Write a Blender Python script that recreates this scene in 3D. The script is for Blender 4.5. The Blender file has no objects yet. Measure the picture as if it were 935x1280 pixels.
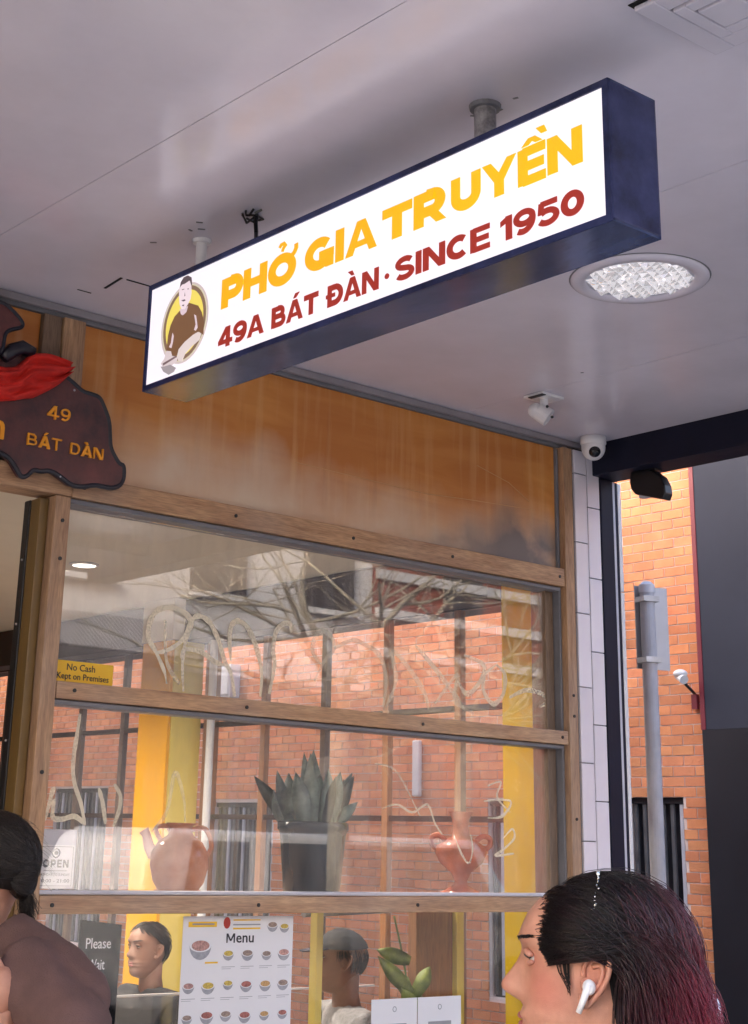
import bpy, math, random
from mathutils import Vector, Matrix, noise
random.seed(7)
sc = bpy.context.scene
COL = sc.collection

# ------------------------------------------------------------------ camera
CAM_POS = Vector((0.0, -4.2, 1.68))
yaw, pit, rol = math.radians(38.714), math.radians(18.466), math.radians(1.727)
fw = Vector((math.sin(yaw)*math.cos(pit), math.cos(yaw)*math.cos(pit), math.sin(pit)))
rt = Vector((math.cos(yaw), -math.sin(yaw), 0.0))
up = rt.cross(fw)
R_ = math.cos(rol)*rt + math.sin(rol)*up
U_ = -math.sin(rol)*rt + math.cos(rol)*up
cd = bpy.data.cameras.new('camera')
cam = bpy.data.objects.new('camera', cd); COL.objects.link(cam)
M = Matrix((R_, U_, -fw)).transposed().to_4x4(); M.translation = CAM_POS
cam.matrix_world = M
cd.sensor_width = 36; cd.lens = 1902.2/1280*36
cd.shift_x = (467.5-392.3)/1280; cd.shift_y = (419.4-640)/1280
cd.clip_end = 800; cd.clip_start = 0.05
sc.camera = cam

# ------------------------------------------------------------------ world, sun, exposure
SUN_EL, SUN_AZ = math.radians(24), math.radians(300)      # azimuth measured from +Y towards +X
w = bpy.data.worlds.new('World'); sc.world = w; w.use_nodes = True
nt = w.node_tree; bg = nt.nodes['Background']
sky = nt.nodes.new('ShaderNodeTexSky'); sky.sky_type = 'NISHITA'; sky.sun_disc = False
sky.sun_elevation = SUN_EL; sky.sun_rotation = SUN_AZ
sky.air_density = 1.0; sky.dust_density = 6.0; sky.ozone_density = 1.0
nt.links.new(sky.outputs[0], bg.inputs[0]); bg.inputs[1].default_value = 0.15
sl = bpy.data.lights.new('sun', 'SUN'); sl.energy = 0.5; sl.angle = math.radians(20); sl.color = (1, .96, .9)
so = bpy.data.objects.new('sun', sl); COL.objects.link(so)
sd = Vector((math.sin(SUN_AZ)*math.cos(SUN_EL), math.cos(SUN_AZ)*math.cos(SUN_EL), math.sin(SUN_EL)))
so.rotation_euler = sd.to_track_quat('Z', 'Y').to_euler()
vs = sc.view_settings
vs.view_transform = 'Standard'; vs.look = 'None'; vs.gamma = 1.0; vs.exposure = 2.92
SIGN_GLOW = 0.83/2**vs.exposure*1.0

# ------------------------------------------------------------------ helpers
WLOC = {}
def loc_of(o):
    v = Vector((0, 0, 0))
    while o is not None:
        v = v + WLOC.get(o.name, Vector((0, 0, 0))); o = o.parent
    return v
def thing(name, label, cat, loc=(0, 0, 0), group=None, kind=None):
    o = bpy.data.objects.new(name, None); COL.objects.link(o)
    o.empty_display_size = .1; o.location = loc; WLOC[o.name] = Vector(loc)
    if label: o['label'] = label
    if cat: o['category'] = cat
    if group: o['group'] = group
    if kind: o['kind'] = kind
    return o
def tag(o, label, cat, group=None, kind=None):
    if label: o['label'] = label
    if cat: o['category'] = cat
    if group: o['group'] = group
    if kind: o['kind'] = kind
    return o

class MB:
    def __init__(s): s.v = []; s.f = []; s.m = []; s.cm = 0
    def add(s, vs_, fs_):
        b = len(s.v); s.v += [tuple(p) for p in vs_]
        for f in fs_: s.f.append([i+b for i in f]); s.m.append(s.cm)
        return s
    def box(s, x0, x1, y0, y1, z0, z1):
        s.add([(x0,y0,z0),(x1,y0,z0),(x1,y1,z0),(x0,y1,z0),(x0,y0,z1),(x1,y0,z1),(x1,y1,z1),(x0,y1,z1)],
              [(0,3,2,1),(4,5,6,7),(0,1,5,4),(1,2,6,5),(2,3,7,6),(3,0,4,7)]); return s
    def obox(s, c, ax, ay, az):      # centre and three half-axis vectors
        c, ax, ay, az = map(Vector, (c, ax, ay, az))
        p = [c+sx*ax+sy*ay+sz*az for sz in (-1, 1) for sx, sy in ((-1,-1),(1,-1),(1,1),(-1,1))]
        s.add(p, [(0,3,2,1),(4,5,6,7),(0,1,5,4),(1,2,6,5),(2,3,7,6),(3,0,4,7)]); return s
    def tube(s, pts, rad, n=8, cap=True, flat=None):
        pts = [Vector(p) for p in pts]; k = len(pts)
        if not isinstance(rad, (list, tuple)): rad = [rad]*k
        ref = None; rings = []
        for i, p in enumerate(pts):
            t = (pts[min(i+1, k-1)]-pts[max(i-1, 0)])
            if t.length < 1e-9: t = Vector((0, 0, 1))
            t.normalize()
            if ref is None:
                a = Vector((0, 0, 1)) if abs(t.z) < .9 else Vector((1, 0, 0))
                ref = t.cross(a).normalized()
            ref = (ref - t*ref.dot(t))
            ref = ref.normalized() if ref.length > 1e-6 else t.orthogonal().normalized()
            b = t.cross(ref)
            rings.append([p+rad[i]*(math.cos(2*math.pi*j/n)*ref+math.sin(2*math.pi*j/n)*b) for j in range(n)])
        if flat:                       # (axis index, plane value, scale): flatten towards a plane
            ax, val, q = flat
            for r in rings:
                for p in r: p[ax] = val+(p[ax]-val)*q
        vs_ = [p for r in rings for p in r]
        fs_ = [(i*n+j, i*n+(j+1) % n, (i+1)*n+(j+1) % n, (i+1)*n+j) for i in range(k-1) for j in range(n)]
        if cap: fs_ += [tuple(range(n))[::-1], tuple((k-1)*n+j for j in range(n))]
        s.add(vs_, fs_); return s
    def lathe(s, prof, n=24, o=(0, 0, 0)):
        o = Vector(o); vs_ = []; k = len(prof)
        for r, z in prof:
            vs_ += [(o.x+r*math.cos(2*math.pi*j/n), o.y+r*math.sin(2*math.pi*j/n), o.z+z) for j in range(n)]
        fs_ = [(i*n+j, i*n+(j+1) % n, (i+1)*n+(j+1) % n, (i+1)*n+j) for i in range(k-1) for j in range(n)]
        fs_ += [tuple(range(n))[::-1], tuple((k-1)*n+j for j in range(n))]
        s.add(vs_, fs_); return s
    def ell(s, c, r, n=16, m=10, rot=None):
        c = Vector(c); vs_ = []
        for i in range(m+1):
            th = math.pi*i/m
            for j in range(n):
                p = Vector((r[0]*math.sin(th)*math.cos(2*math.pi*j/n), r[1]*math.sin(th)*math.sin(2*math.pi*j/n), r[2]*math.cos(th)))
                vs_.append(c+(rot @ p if rot else p))
        s.add(vs_, [(i*n+j, (i+1)*n+j, (i+1)*n+(j+1) % n, i*n+(j+1) % n) for i in range(m) for j in range(n)]); return s
    def prism(s, poly, f, d0, d1):     # poly of (u,v); f(u,v,d) -> point
        n = len(poly)
        s.add([f(u, v, d0) for u, v in poly]+[f(u, v, d1) for u, v in poly],
              [tuple(range(n)), tuple(range(2*n-1, n-1, -1))]+[(i, n+i, n+(i+1) % n, (i+1) % n) for i in range(n)]); return s
    def build(s, name, mat, parent=None, smooth=False, bevel=0, origin=None, attr=None, fix=True):
        me = bpy.data.meshes.new(name)
        po = loc_of(parent) if parent else Vector((0, 0, 0))
        org = Vector(origin) if origin is not None else po
        me.from_pydata([(a-org.x, b-org.y, c-org.z) for a, b, c in s.v], [], s.f)
        mats = mat if isinstance(mat, (list, tuple)) else [mat]
        for m_ in mats: me.materials.append(m_)
        if len(mats) > 1: me.polygons.foreach_set('material_index', s.m)
        if fix:
            import bmesh
            bm = bmesh.new(); bm.from_mesh(me); bmesh.ops.recalc_face_normals(bm, faces=bm.faces); bm.to_mesh(me); bm.free()
        if smooth: me.polygons.foreach_set('use_smooth', [True]*len(me.polygons))
        if attr:
            at = me.attributes.new('rnd', 'FLOAT', 'FACE'); at.data.foreach_set('value', attr)
        o = bpy.data.objects.new(name, me); COL.objects.link(o)
        if parent: o.parent = parent
        o.location = org-po; WLOC[o.name] = Vector(o.location)
        if bevel:
            b = o.modifiers.new('bevel', 'BEVEL'); b.width = bevel; b.segments = 2; b.limit_method = 'ANGLE'
        if smooth and bevel == 0 and False: pass
        return o
def put(name, me, loc, parent, rot=None):    # an object that shares a mesh; loc in world space
    o = bpy.data.objects.new(name, me); COL.objects.link(o)
    po = loc_of(parent) if parent else Vector((0, 0, 0))
    o.parent = parent; o.location = Vector(loc)-po; WLOC[o.name] = Vector(o.location)
    if rot: o.rotation_euler = rot
    return o

# ------------------------------------------------------------------ materials
def N(t, ty, **kw):
    n = t.nodes.new(ty)
    for k, v in kw.items(): setattr(n, k, v)
    return n
def pm(name, col, rough=.6, var=.15, vs_=6, bump=.15, bs=60, metal=0, spec=.5, stretch=(1, 1, 1), col2=None, rnd=0, coat=0, rvar=.1, objco=True, detail=5, pos=False):
    m = bpy.data.materials.new(name); m.use_nodes = True; t = m.node_tree; p = t.nodes['Principled BSDF']
    tc = N(t, 'ShaderNodeTexCoord'); mp = N(t, 'ShaderNodeMapping'); mp.inputs['Scale'].default_value = stretch
    t.links.new(tc.outputs['Object'], mp.inputs[0])
    if pos: ge = N(t, 'ShaderNodeNewGeometry'); t.links.new(ge.outputs['Position'], mp.inputs[0])
    n1 = N(t, 'ShaderNodeTexNoise'); n1.inputs['Scale'].default_value = vs_; n1.inputs['Detail'].default_value = detail; n1.inputs['Roughness'].default_value = .65
    t.links.new(mp.outputs[0], n1.inputs['Vector'])
    r = N(t, 'ShaderNodeValToRGB'); e = r.color_ramp.elements
    e[0].position = .3; e[1].position = .72
    c1 = tuple(max(0, c*(1-var)) for c in col); c2 = tuple(min(1, c*(1+var)) for c in (col2 or col))
    e[0].color = (*c1, 1); e[1].color = (*c2, 1)
    t.links.new(n1.outputs[0], r.inputs[0]); cout = r.outputs[0]
    if rnd:
        oi = N(t, 'ShaderNodeObjectInfo'); at = N(t, 'ShaderNodeAttribute', attribute_name='rnd')
        ad = N(t, 'ShaderNodeMath', operation='ADD'); fr = N(t, 'ShaderNodeMath', operation='FRACT')
        t.links.new(oi.outputs['Random'], ad.inputs[0]); t.links.new(at.outputs['Fac'], ad.inputs[1]); t.links.new(ad.outputs[0], fr.inputs[0])
        mr = N(t, 'ShaderNodeMapRange'); mr.inputs[3].default_value = 1-rnd; mr.inputs[4].default_value = 1+rnd
        t.links.new(fr.outputs[0], mr.inputs[0])
        hs = N(t, 'ShaderNodeHueSaturation'); t.links.new(mr.outputs[0], hs.inputs['Value']); t.links.new(cout, hs.inputs['Color'])
        mh = N(t, 'ShaderNodeMapRange'); mh.inputs[3].default_value = .5-rnd*.04; mh.inputs[4].default_value = .5+rnd*.03
        f2 = N(t, 'ShaderNodeMath', operation='MULTIPLY'); f2.inputs[1].default_value = 7.13; f3 = N(t, 'ShaderNodeMath', operation='FRACT')
        t.links.new(fr.outputs[0], f2.inputs[0]); t.links.new(f2.outputs[0], f3.inputs[0]); t.links.new(f3.outputs[0], mh.inputs[0]); t.links.new(mh.outputs[0], hs.inputs['Hue'])
        cout = hs.outputs[0]
    t.links.new(cout, p.inputs['Base Color'])
    rr = N(t, 'ShaderNodeMapRange'); rr.inputs[3].default_value = max(.02, rough-rvar); rr.inputs[4].default_value = min(1, rough+rvar)
    t.links.new(n1.outputs[0], rr.inputs[0]); t.links.new(rr.outputs[0], p.inputs['Roughness'])
    p.inputs['Metallic'].default_value = metal; p.inputs['Specular IOR Level'].default_value = spec; p.inputs['Coat Weight'].default_value = coat
    if bump:
        n2 = N(t, 'ShaderNodeTexNoise'); n2.inputs['Scale'].default_value = bs; n2.inputs['Detail'].default_value = 4
        t.links.new(mp.outputs[0], n2.inputs['Vector'])
        b = N(t, 'ShaderNodeBump'); b.inputs['Strength'].default_value = bump; b.inputs['Distance'].default_value = .01
        t.links.new(n2.outputs[0], b.inputs['Height']); t.links.new(b.outputs[0], p.inputs['Normal'])
    m['p'] = 1
    return m
def emit(name, col, s):
    m = bpy.data.materials.new(name); m.use_nodes = True; p = m.node_tree.nodes['Principled BSDF']
    p.inputs['Base Color'].default_value = (*[c*.6 for c in col], 1); p.inputs['Emission Color'].default_value = (*col, 1); p.inputs['Emission Strength'].default_value = s
    p.inputs['Roughness'].default_value = .35
    return m
def glass_mat(name, dirt_haze=.04, tint=(1, 1, 1), boost=1.0):
    m = bpy.data.materials.new(name); m.use_nodes = True; t = m.node_tree; t.nodes.remove(t.nodes['Principled BSDF'])
    out = t.nodes['Material Output']
    tr = N(t, 'ShaderNodeBsdfTransparent'); tr.inputs[0].default_value = (*tint, 1)
    gl = N(t, 'ShaderNodeBsdfGlossy'); gl.inputs['Roughness'].default_value = .0; gl.inputs[0].default_value = (1, 1, 1, 1)
    lw = N(t, 'ShaderNodeLayerWeight'); lw.inputs[0].default_value = .5
    pw = N(t, 'ShaderNodeMath', operation='POWER'); pw.inputs[1].default_value = 5; t.links.new(lw.outputs['Facing'], pw.inputs[0])
    ma = N(t, 'ShaderNodeMath', operation='MULTIPLY_ADD'); ma.inputs[1].default_value = .95; ma.inputs[2].default_value = .045*boost; t.links.new(pw.outputs[0], ma.inputs[0])
    mx = N(t, 'ShaderNodeMixShader'); t.links.new(ma.outputs[0], mx.inputs[0]); t.links.new(tr.outputs[0], mx.inputs[1]); t.links.new(gl.outputs[0], mx.inputs[2])
    df = N(t, 'ShaderNodeBsdfDiffuse'); df.inputs[0].default_value = (.75, .74, .72, 1)
    tc = N(t, 'ShaderNodeTexCoord'); mp = N(t, 'ShaderNodeMapping'); mp.inputs['Scale'].default_value = (6, 6, 1.2); t.links.new(tc.outputs['Object'], mp.inputs[0])
    no = N(t, 'ShaderNodeTexNoise'); no.inputs['Scale'].default_value = 2.2; no.inputs['Detail'].default_value = 8; no.inputs['Roughness'].default_value = .7; t.links.new(mp.outputs[0], no.inputs['Vector'])
    mr = N(t, 'ShaderNodeMapRange'); mr.inputs[1].default_value = .35; mr.inputs[2].default_value = .75; mr.inputs[3].default_value = dirt_haze*.35; mr.inputs[4].default_value = dirt_haze*1.8; t.links.new(no.outputs[0], mr.inputs[0])  # smudges together with a painted milky veil of glare
    m2 = N(t, 'ShaderNodeMixShader'); t.links.new(mr.outputs[0], m2.inputs[0]); t.links.new(mx.outputs[0], m2.inputs[1]); t.links.new(df.outputs[0], m2.inputs[2])
    t.links.new(m2.outputs[0], out.inputs[0]); return m

def wood(name, c1, c2, along='X', rough=.55, sc_=1.0):
    m = bpy.data.materials.new(name); m.use_nodes = True; t = m.node_tree; p = t.nodes['Principled BSDF']
    tc = N(t, 'ShaderNodeTexCoord'); mp = N(t, 'ShaderNodeMapping')
    s = {'X': (1.2, 14, 14), 'Z': (14, 14, 1.2), 'Y': (14, 1.2, 14)}[along]; mp.inputs['Scale'].default_value = tuple(a*sc_ for a in s)
    t.links.new(tc.outputs['Object'], mp.inputs[0])
    n1 = N(t, 'ShaderNodeTexNoise'); n1.inputs['Scale'].default_value = 3.5; n1.inputs['Detail'].default_value = 8; n1.inputs['Distortion'].default_value = .6; t.links.new(mp.outputs[0], n1.inputs['Vector'])
    n2 = N(t, 'ShaderNodeTexNoise'); n2.inputs['Scale'].default_value = 18; n2.inputs['Detail'].default_value = 4; t.links.new(mp.outputs[0], n2.inputs['Vector'])
    n3 = N(t, 'ShaderNodeTexNoise'); n3.inputs['Scale'].default_value = 1.6; n3.inputs['Detail'].default_value = 4; t.links.new(tc.outputs['Object'], n3.inputs['Vector'])
    r = N(t, 'ShaderNodeValToRGB'); e = r.color_ramp.elements; e[0].position = .3; e[1].position = .7; e[0].color = (*c1, 1); e[1].color = (*c2, 1)
    t.links.new(n1.outputs[0], r.inputs[0])
    mx = N(t, 'ShaderNodeMix', data_type='RGBA', blend_type='MULTIPLY'); mx.inputs[0].default_value = .55
    r2 = N(t, 'ShaderNodeValToRGB'); r2.color_ramp.elements[0].position = .35; r2.color_ramp.elements[1].position = .6; r2.color_ramp.elements[0].color = (.45, .42, .4, 1)
    t.links.new(n2.outputs[0], r2.inputs[0]); t.links.new(r.outputs[0], mx.inputs[6]); t.links.new(r2.outputs[0], mx.inputs[7])
    mg = N(t, 'ShaderNodeMix', data_type='RGBA'); g = sum(c1)/3*.5+sum(c2)/3*.5; mg.inputs[7].default_value = (g*.95, g*.93, g*.95, 1)
    r3 = N(t, 'ShaderNodeMapRange'); r3.inputs[1].default_value = .42; r3.inputs[2].default_value = .7; r3.inputs[4].default_value = .32; t.links.new(n3.outputs[0], r3.inputs[0])
    t.links.new(r3.outputs[0], mg.inputs[0]); t.links.new(mx.outputs[2], mg.inputs[6]); t.links.new(mg.outputs[2], p.inputs['Base Color'])
    p.inputs['Roughness'].default_value = rough
    b = N(t, 'ShaderNodeBump'); b.inputs['Strength'].default_value = .25; b.inputs['Distance'].default_value = .004; t.links.new(n2.outputs[0], b.inputs['Height']); t.links.new(b.outputs[0], p.inputs['Normal'])
    return m

def fascia_mat():
    m = bpy.data.materials.new('stained plywood'); m.use_nodes = True; t = m.node_tree; p = t.nodes['Principled BSDF']; L = t.links.new
    tc = N(t, 'ShaderNodeTexCoord'); sp = N(t, 'ShaderNodeSeparateXYZ'); L(tc.outputs['Object'], sp.inputs[0])
    def noi(scale, st, det=5, dist=0):
        mp = N(t, 'ShaderNodeMapping'); mp.inputs['Scale'].default_value = st; L(tc.outputs['Object'], mp.inputs[0])
        n = N(t, 'ShaderNodeTexNoise'); n.inputs['Scale'].default_value = scale; n.inputs['Detail'].default_value = det; n.inputs['Distortion'].default_value = dist; L(mp.outputs[0], n.inputs['Vector']); return n.outputs[0]
    def rng(x, a, b, c=0, d=1):
        r = N(t, 'ShaderNodeMapRange'); r.inputs[1].default_value = a; r.inputs[2].default_value = b; r.inputs[3].default_value = c; r.inputs[4].default_value = d; L(x, r.inputs[0]); return r.outputs[0]
    def mix(f, a, b, mode='MIX'):
        x = N(t, 'ShaderNodeMix', data_type='RGBA', blend_type=mode); L(f, x.inputs[0])
        for i, c in ((6, a), (7, b)):
            if isinstance(c, tuple): x.inputs[i].default_value = (*c, 1)
            else: L(c, x.inputs[i])
        return x.outputs[2]
    def mul(a, b):
        x = N(t, 'ShaderNodeMath', operation='MULTIPLY'); L(a, x.inputs[0]); L(b, x.inputs[1]); return x.outputs[0]
    grain = noi(3, (.7, 5, 5), 6, .8)
    base = mix(rng(grain, .3, .7), (.52, .185, .03), (.66, .285, .065))
    base = mix(rng(noi(1.7, (1, 1, 1), 3), .4, .62, 0, .55), base, (.44, .135, .026))
    streak = noi(5, (5, 1, .35), 5)                                   # vertical runs where water came down
    base = mix(rng(streak, .5, .78, 0, .55), base, (.7, .4, .17))
    base = mix(rng(noi(7, (2.5, 1, .35), 4), .6, .8, 0, .4), base, (.27, .075, .022))
    # pale bloom on the lowest quarter of the panel (salts drawn up from the rail), ragged upper edge
    edge = N(t, 'ShaderNodeMath', operation='MULTIPLY_ADD'); L(noi(2.6, (1.6, 1, .9), 5), edge.inputs[0]); edge.inputs[1].default_value = -.34; L(sp.outputs['Z'], edge.inputs[2])
    bloom = rng(edge.outputs[0], -.14, .1, .95, 0)
    base = mix(mul(bloom, rng(noi(2.3, (1, 1, 1), 4), .28, .6, .35, 1)), base, (.68, .54, .4))
    # grey mould in the corner beside the tiled pier
    cx = rng(sp.outputs['X'], 1.35, 1.95); lowz = rng(edge.outputs[0], -.11, .05, 1, 0)
    base = mix(mul(mul(cx, lowz), rng(noi(4.5, (1, 1, 1.3), 5), .25, .5, .2, .9)), base, (.1, .088, .09))
    L(base, p.inputs['Base Color']); p.inputs['Roughness'].default_value = .42
    b = N(t, 'ShaderNodeBump'); b.inputs['Strength'].default_value = .12; b.inputs['Distance'].default_value = .01; L(grain, b.inputs['Height']); L(b.outputs[0], p.inputs['Normal'])
    return m

CEIL = pm('ceiling paint', (.72, .69, .78), rough=.2, var=.08, vs_=1.6, bump=.06, bs=2.2, rvar=.05, spec=.75)
NAVY = pm('navy enamel', (.018, .026, .1), rough=.22, var=.45, vs_=7, bump=.06, bs=9, rvar=.1, col2=(.032, .045, .14), spec=.35)
CASE = pm('navy sheet metal', (.05, .075, .18), rough=.13, var=.3, vs_=5, bump=.12, bs=7, rvar=.06, metal=.5, col2=(.08, .115, .26), stretch=(1, .5, 1))
NAVYD = pm('navy frame paint', (.01, .011, .026), rough=.45, var=.2, bump=.03, spec=.2)
STEEL = pm('galvanised steel', (.42, .42, .45), rough=.4, var=.25, vs_=25, metal=.6, bump=.1)
WHITE = pm('white plastic', (.75, .74, .76), rough=.35, var=.04, bump=0)
PALEM = pm('pale metal trim', (.55, .55, .62), rough=.4, var=.08, bump=.03)
BLACK = pm('black plastic', (.012, .012, .015), rough=.35, var=.2, bump=.03)
DARKGAP = pm('dark gap', (.01, .009, .01), rough=.9, var=.1, bump=0)
TILE = pm('glazed white tile', (.76, .72, .78), rough=.22, var=.04, vs_=3, bump=.02, bs=8, rnd=.06)
GROUT = pm('grey grout', (.2, .19, .2), rough=.9)
FASCIA = fascia_mat()
WX = wood('weathered timber along X', (.39, .2, .1), (.6, .37, .2), 'X')
WZ = wood('weathered timber upright', (.35, .185, .095), (.54, .33, .18), 'Z')
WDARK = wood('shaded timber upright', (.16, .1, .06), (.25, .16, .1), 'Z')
WIN_IN = wood('window timber', (.3, .12, .045), (.42, .19, .07), 'Z')
MULD = wood('dark brown mullion', (.1, .06, .045), (.16, .1, .075), 'Z')
BRASS = pm('brown jamb paint', (.17, .1, .03), rough=.35, var=.15, stretch=(6, 6, .6), bump=.05)
GREYM = pm('grey bead', (.17, .17, .19), rough=.5, var=.2, bump=.05)
BRICK = pm('orange brick', (.68, .225, .088), rough=.85, var=.12, vs_=1.6, bump=.4, bs=90, rnd=.14, col2=(.74, .31, .15), pos=True, detail=9)
MORTAR = pm('pale mortar', (.78, .64, .6), rough=.95, var=.18, vs_=1.8, bump=.4, pos=True, detail=8)
GLASS = glass_mat('shop glass', .065, boost=1.45)
GLASSL = glass_mat('lower shop glass', .006, boost=.45)
GLASS2 = glass_mat('side glass', .02)
YEL = pm('yellow gloss paint', (.64, .43, .02), rough=.25, var=.08, vs_=4, bump=.03, bs=10)
AMBER = pm('amber paint', (.8, .38, .008), rough=.4, var=.05, bump=.03)
LEMON = pm('pale and daylit yellow paint', (.8, .64, .16), rough=.45, var=.05, bump=.03)  # pale strips, and daylight painted into the column front
CREAM = pm('cream ceiling paint', (.72, .68, .58), rough=.8, var=.03, bump=.02)
DBROWN = pm('dark brown bulkhead', (.035, .018, .013), rough=.5, var=.2, bump=.05)
CONC = pm('pavement concrete', (.46, .445, .43), rough=.9, var=.2, vs_=3, bump=.3)
ASPH = pm('asphalt', (.05, .05, .052), rough=.9, var=.2, vs_=20, bump=.5, bs=200)
CHAR = pm('charcoal wall paint', (.15, .15, .165), rough=.6, var=.1, vs_=2, bump=.05)
SLATE = pm('slate grey cladding paint', (.046, .048, .066), rough=.85, var=.1, vs_=1.5, bump=.04, spec=.15)
CHARD = pm('dark charcoal wall paint', (.013, .013, .02), rough=.45, var=.15, vs_=2, bump=.05)
MAROON = pm('maroon trim paint', (.2, .025, .04), rough=.5, var=.1)
SKIN = pm('skin', (.5, .235, .16), rough=.5, var=.1, vs_=22, bump=.12, bs=700, col2=(.56, .28, .19), rvar=.14, detail=8)
SKIN.node_tree.nodes['Principled BSDF'].inputs['Subsurface Weight'].default_value = .12
SKIN.node_tree.nodes['Principled BSDF'].inputs['Subsurface Radius'].default_value = (.012, .005, .003)
SKIND = pm('shade-darkened skin', (.26, .125, .08), rough=.5, var=.1, vs_=22, bump=.12, bs=700)  # diners' heads and necks, indoor shade put into the colour
HAIRB = pm('black hair', (.012, .008, .007), rough=.35, var=.4, vs_=40, stretch=(1, 1, .2), bump=.3, bs=120)
COAT = pm('mauve brown coat cloth', (.14, .075, .066), rough=.9, var=.2, vs_=9, bump=.3, bs=300)
NAVYC = pm('navy cloth', (.02, .022, .045), rough=.9, var=.25, vs_=12, bump=.3, bs=250)
BLACKC = pm('black cloth', (.018, .017, .02), rough=.9, var=.25, bump=.3, bs=250)
GREYC = pm('grey check cloth', (.3, .29, .3), rough=.9, var=.25, vs_=40, bump=.3, bs=250)
PAPER = pm('white paper', (.76, .75, .77), rough=.7, var=.02, bump=0)
YPRINT = pm('yellow print', (.85, .52, .03), rough=.6, var=.03, bump=0)
INK = pm('dark ink', (.03, .028, .035), rough=.6, var=.05, bump=0)
GINK = pm('grey ink', (.3, .3, .32), rough=.6, var=.05, bump=0)
REDP = pm('red print', (.4, .04, .03), rough=.6, var=.1, bump=0)
GREENL = pm('leaf green', (.09, .14, .03), rough=.5, var=.5, vs_=12, bump=.1, col2=(.2, .24, .05))
SNAKE = pm('snake plant leaf', (.06, .095, .085), rough=.4, var=.5, vs_=14, bump=.1, col2=(.15, .2, .17))
SNAKED = pm('dark leaf', (.02, .03, .02), rough=.4, var=.5, vs_=14, bump=.1)
POTB = pm('dark blue glazed pot', (.012, .02, .03), rough=.15, var=.4, vs_=5, bump=.03)
TERRA = pm('terracotta glaze', (.45, .095, .035), rough=.2, var=.35, vs_=7, bump=.15, bs=25, col2=(.55, .16, .08))
JUG = pm('amber jug glaze', (.62, .15, .03), rough=.1, var=.3, vs_=6, bump=.05, col2=(.6, .3, .18))
SCARF = pm('red scarf cloth', (.62, .02, .012), rough=.75, var=.25, vs_=8, bump=.2, bs=200, stretch=(1, 1, 3))
PLAQUE = pm('stained dark plaque wood', (.05, .024, .034), rough=.4, var=.5, vs_=7, bump=.15, bs=30, col2=(.11, .033, .03))
PLAQE = pm('black carved edge', (.014, .013, .022), rough=.35, var=.3, bump=.1)
OLET = pm('orange letter paint', (.9, .36, .02), rough=.4, var=.1, bump=.05)
MATTEF = pm('interior floor', (.16, .12, .1), rough=.4, var=.2)
ETCH = None
def etch():
    m = bpy.data.materials.new('etched scratch'); m.use_nodes = True; t = m.node_tree; p = t.nodes['Principled BSDF']
    p.inputs['Base Color'].default_value = (.85, .77, .6, 1); p.inputs['Roughness'].default_value = .7
    tr = N(t, 'ShaderNodeBsdfTransparent'); mx = N(t, 'ShaderNodeMixShader'); out = t.nodes['Material Output']
    oi = N(t, 'ShaderNodeAttribute', attribute_name='fade', attribute_type='OBJECT'); 
    tc = N(t, 'ShaderNodeTexCoord'); no = N(t, 'ShaderNodeTexNoise'); no.inputs['Scale'].default_value = 150; no.inputs['Detail'].default_value = 6; t.links.new(tc.outputs['Object'], no.inputs['Vector'])
    no2 = N(t, 'ShaderNodeTexNoise'); no2.inputs['Scale'].default_value = 7; t.links.new(tc.outputs['Object'], no2.inputs['Vector'])
    ad = N(t, 'ShaderNodeMath', operation='ADD'); t.links.new(no.outputs[0], ad.inputs[0]); t.links.new(no2.outputs[0], ad.inputs[1])
    mr = N(t, 'ShaderNodeMapRange'); mr.inputs[1].default_value = .7; mr.inputs[2].default_value = 1.1; mr.inputs[3].default_value = .5; mr.inputs[4].default_value = 1.0; t.links.new(ad.outputs[0], mr.inputs[0])
    mu = N(t, 'ShaderNodeMath', operation='MULTIPLY'); t.links.new(mr.outputs[0], mu.inputs[0]); t.links.new(oi.outputs['Fac'], mu.inputs[1])
    t.links.new(mu.outputs[0], mx.inputs[0]); t.links.new(tr.outputs[0], mx.inputs[1]); t.links.new(p.outputs[0], mx.inputs[2]); t.links.new(mx.outputs[0], out.inputs[0])
    return m
ETCH = etch()

CZ = 3.327           # underside of the awning
# ------------------------------------------------------------------ setting: ground, road
o = MB().box(-300, 300, -300, 300, -.3, -.16).build('ground', ASPH); tag(o, None, None, kind='structure')
o = MB().box(-60, 60, -18, -4.9, -.16, -.12).build('road', pm('worn grey road', (.09, .09, .09), rough=.9, var=.2, vs_=3, bump=.3)); tag(o, None, None, kind='structure')
o = MB().box(-60, 5.06, -4.75, .02, -.16, 0).build('pavement', CONC, bevel=.01); tag(o, None, None, kind='structure')
o = MB().box(-60, 5.06, -4.9, -4.752, -.16, .003).build('kerb', pm('kerb stone', (.3, .29, .29), rough=.9)); tag(o, None, None, kind='structure')
o = MB().box(5.06, 9.98, -4.9, 40, -.16, -.03).build('lane', ASPH); tag(o, None, None, kind='structure')
o = MB().box(9.98, 60, -4.9, 40, -.16, 0).build('far_pavement', CONC); tag(o, None, None, kind='structure')
o = MB().box(-60, 60, -17.5, -13.5, -.12, 0).build('opposite_pavement', pm('dark paving', (.14, .138, .135), rough=.9, var=.2)); tag(o, None, None, kind='structure')

# ------------------------------------------------------------------ the shop
shop = thing('corner_shop', 'corner noodle shop with timber windows under the grey awning', 'shop', (2.35, 0, 0))
fas = []
for x0, x1 in ((.2, 2.23), (2.385, 4.672)):
    b = MB().box(x0, x1, .0, .03, 2.775, 3.285); fas.append(b.build('fascia_panel', FASCIA, shop, origin=(x0, 0, 2.775)))
fas[0]['label'] = 'stained orange panel behind the carved plaque'; fas[1]['label'] = 'stained orange panel with pale bloom along its foot'
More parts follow.
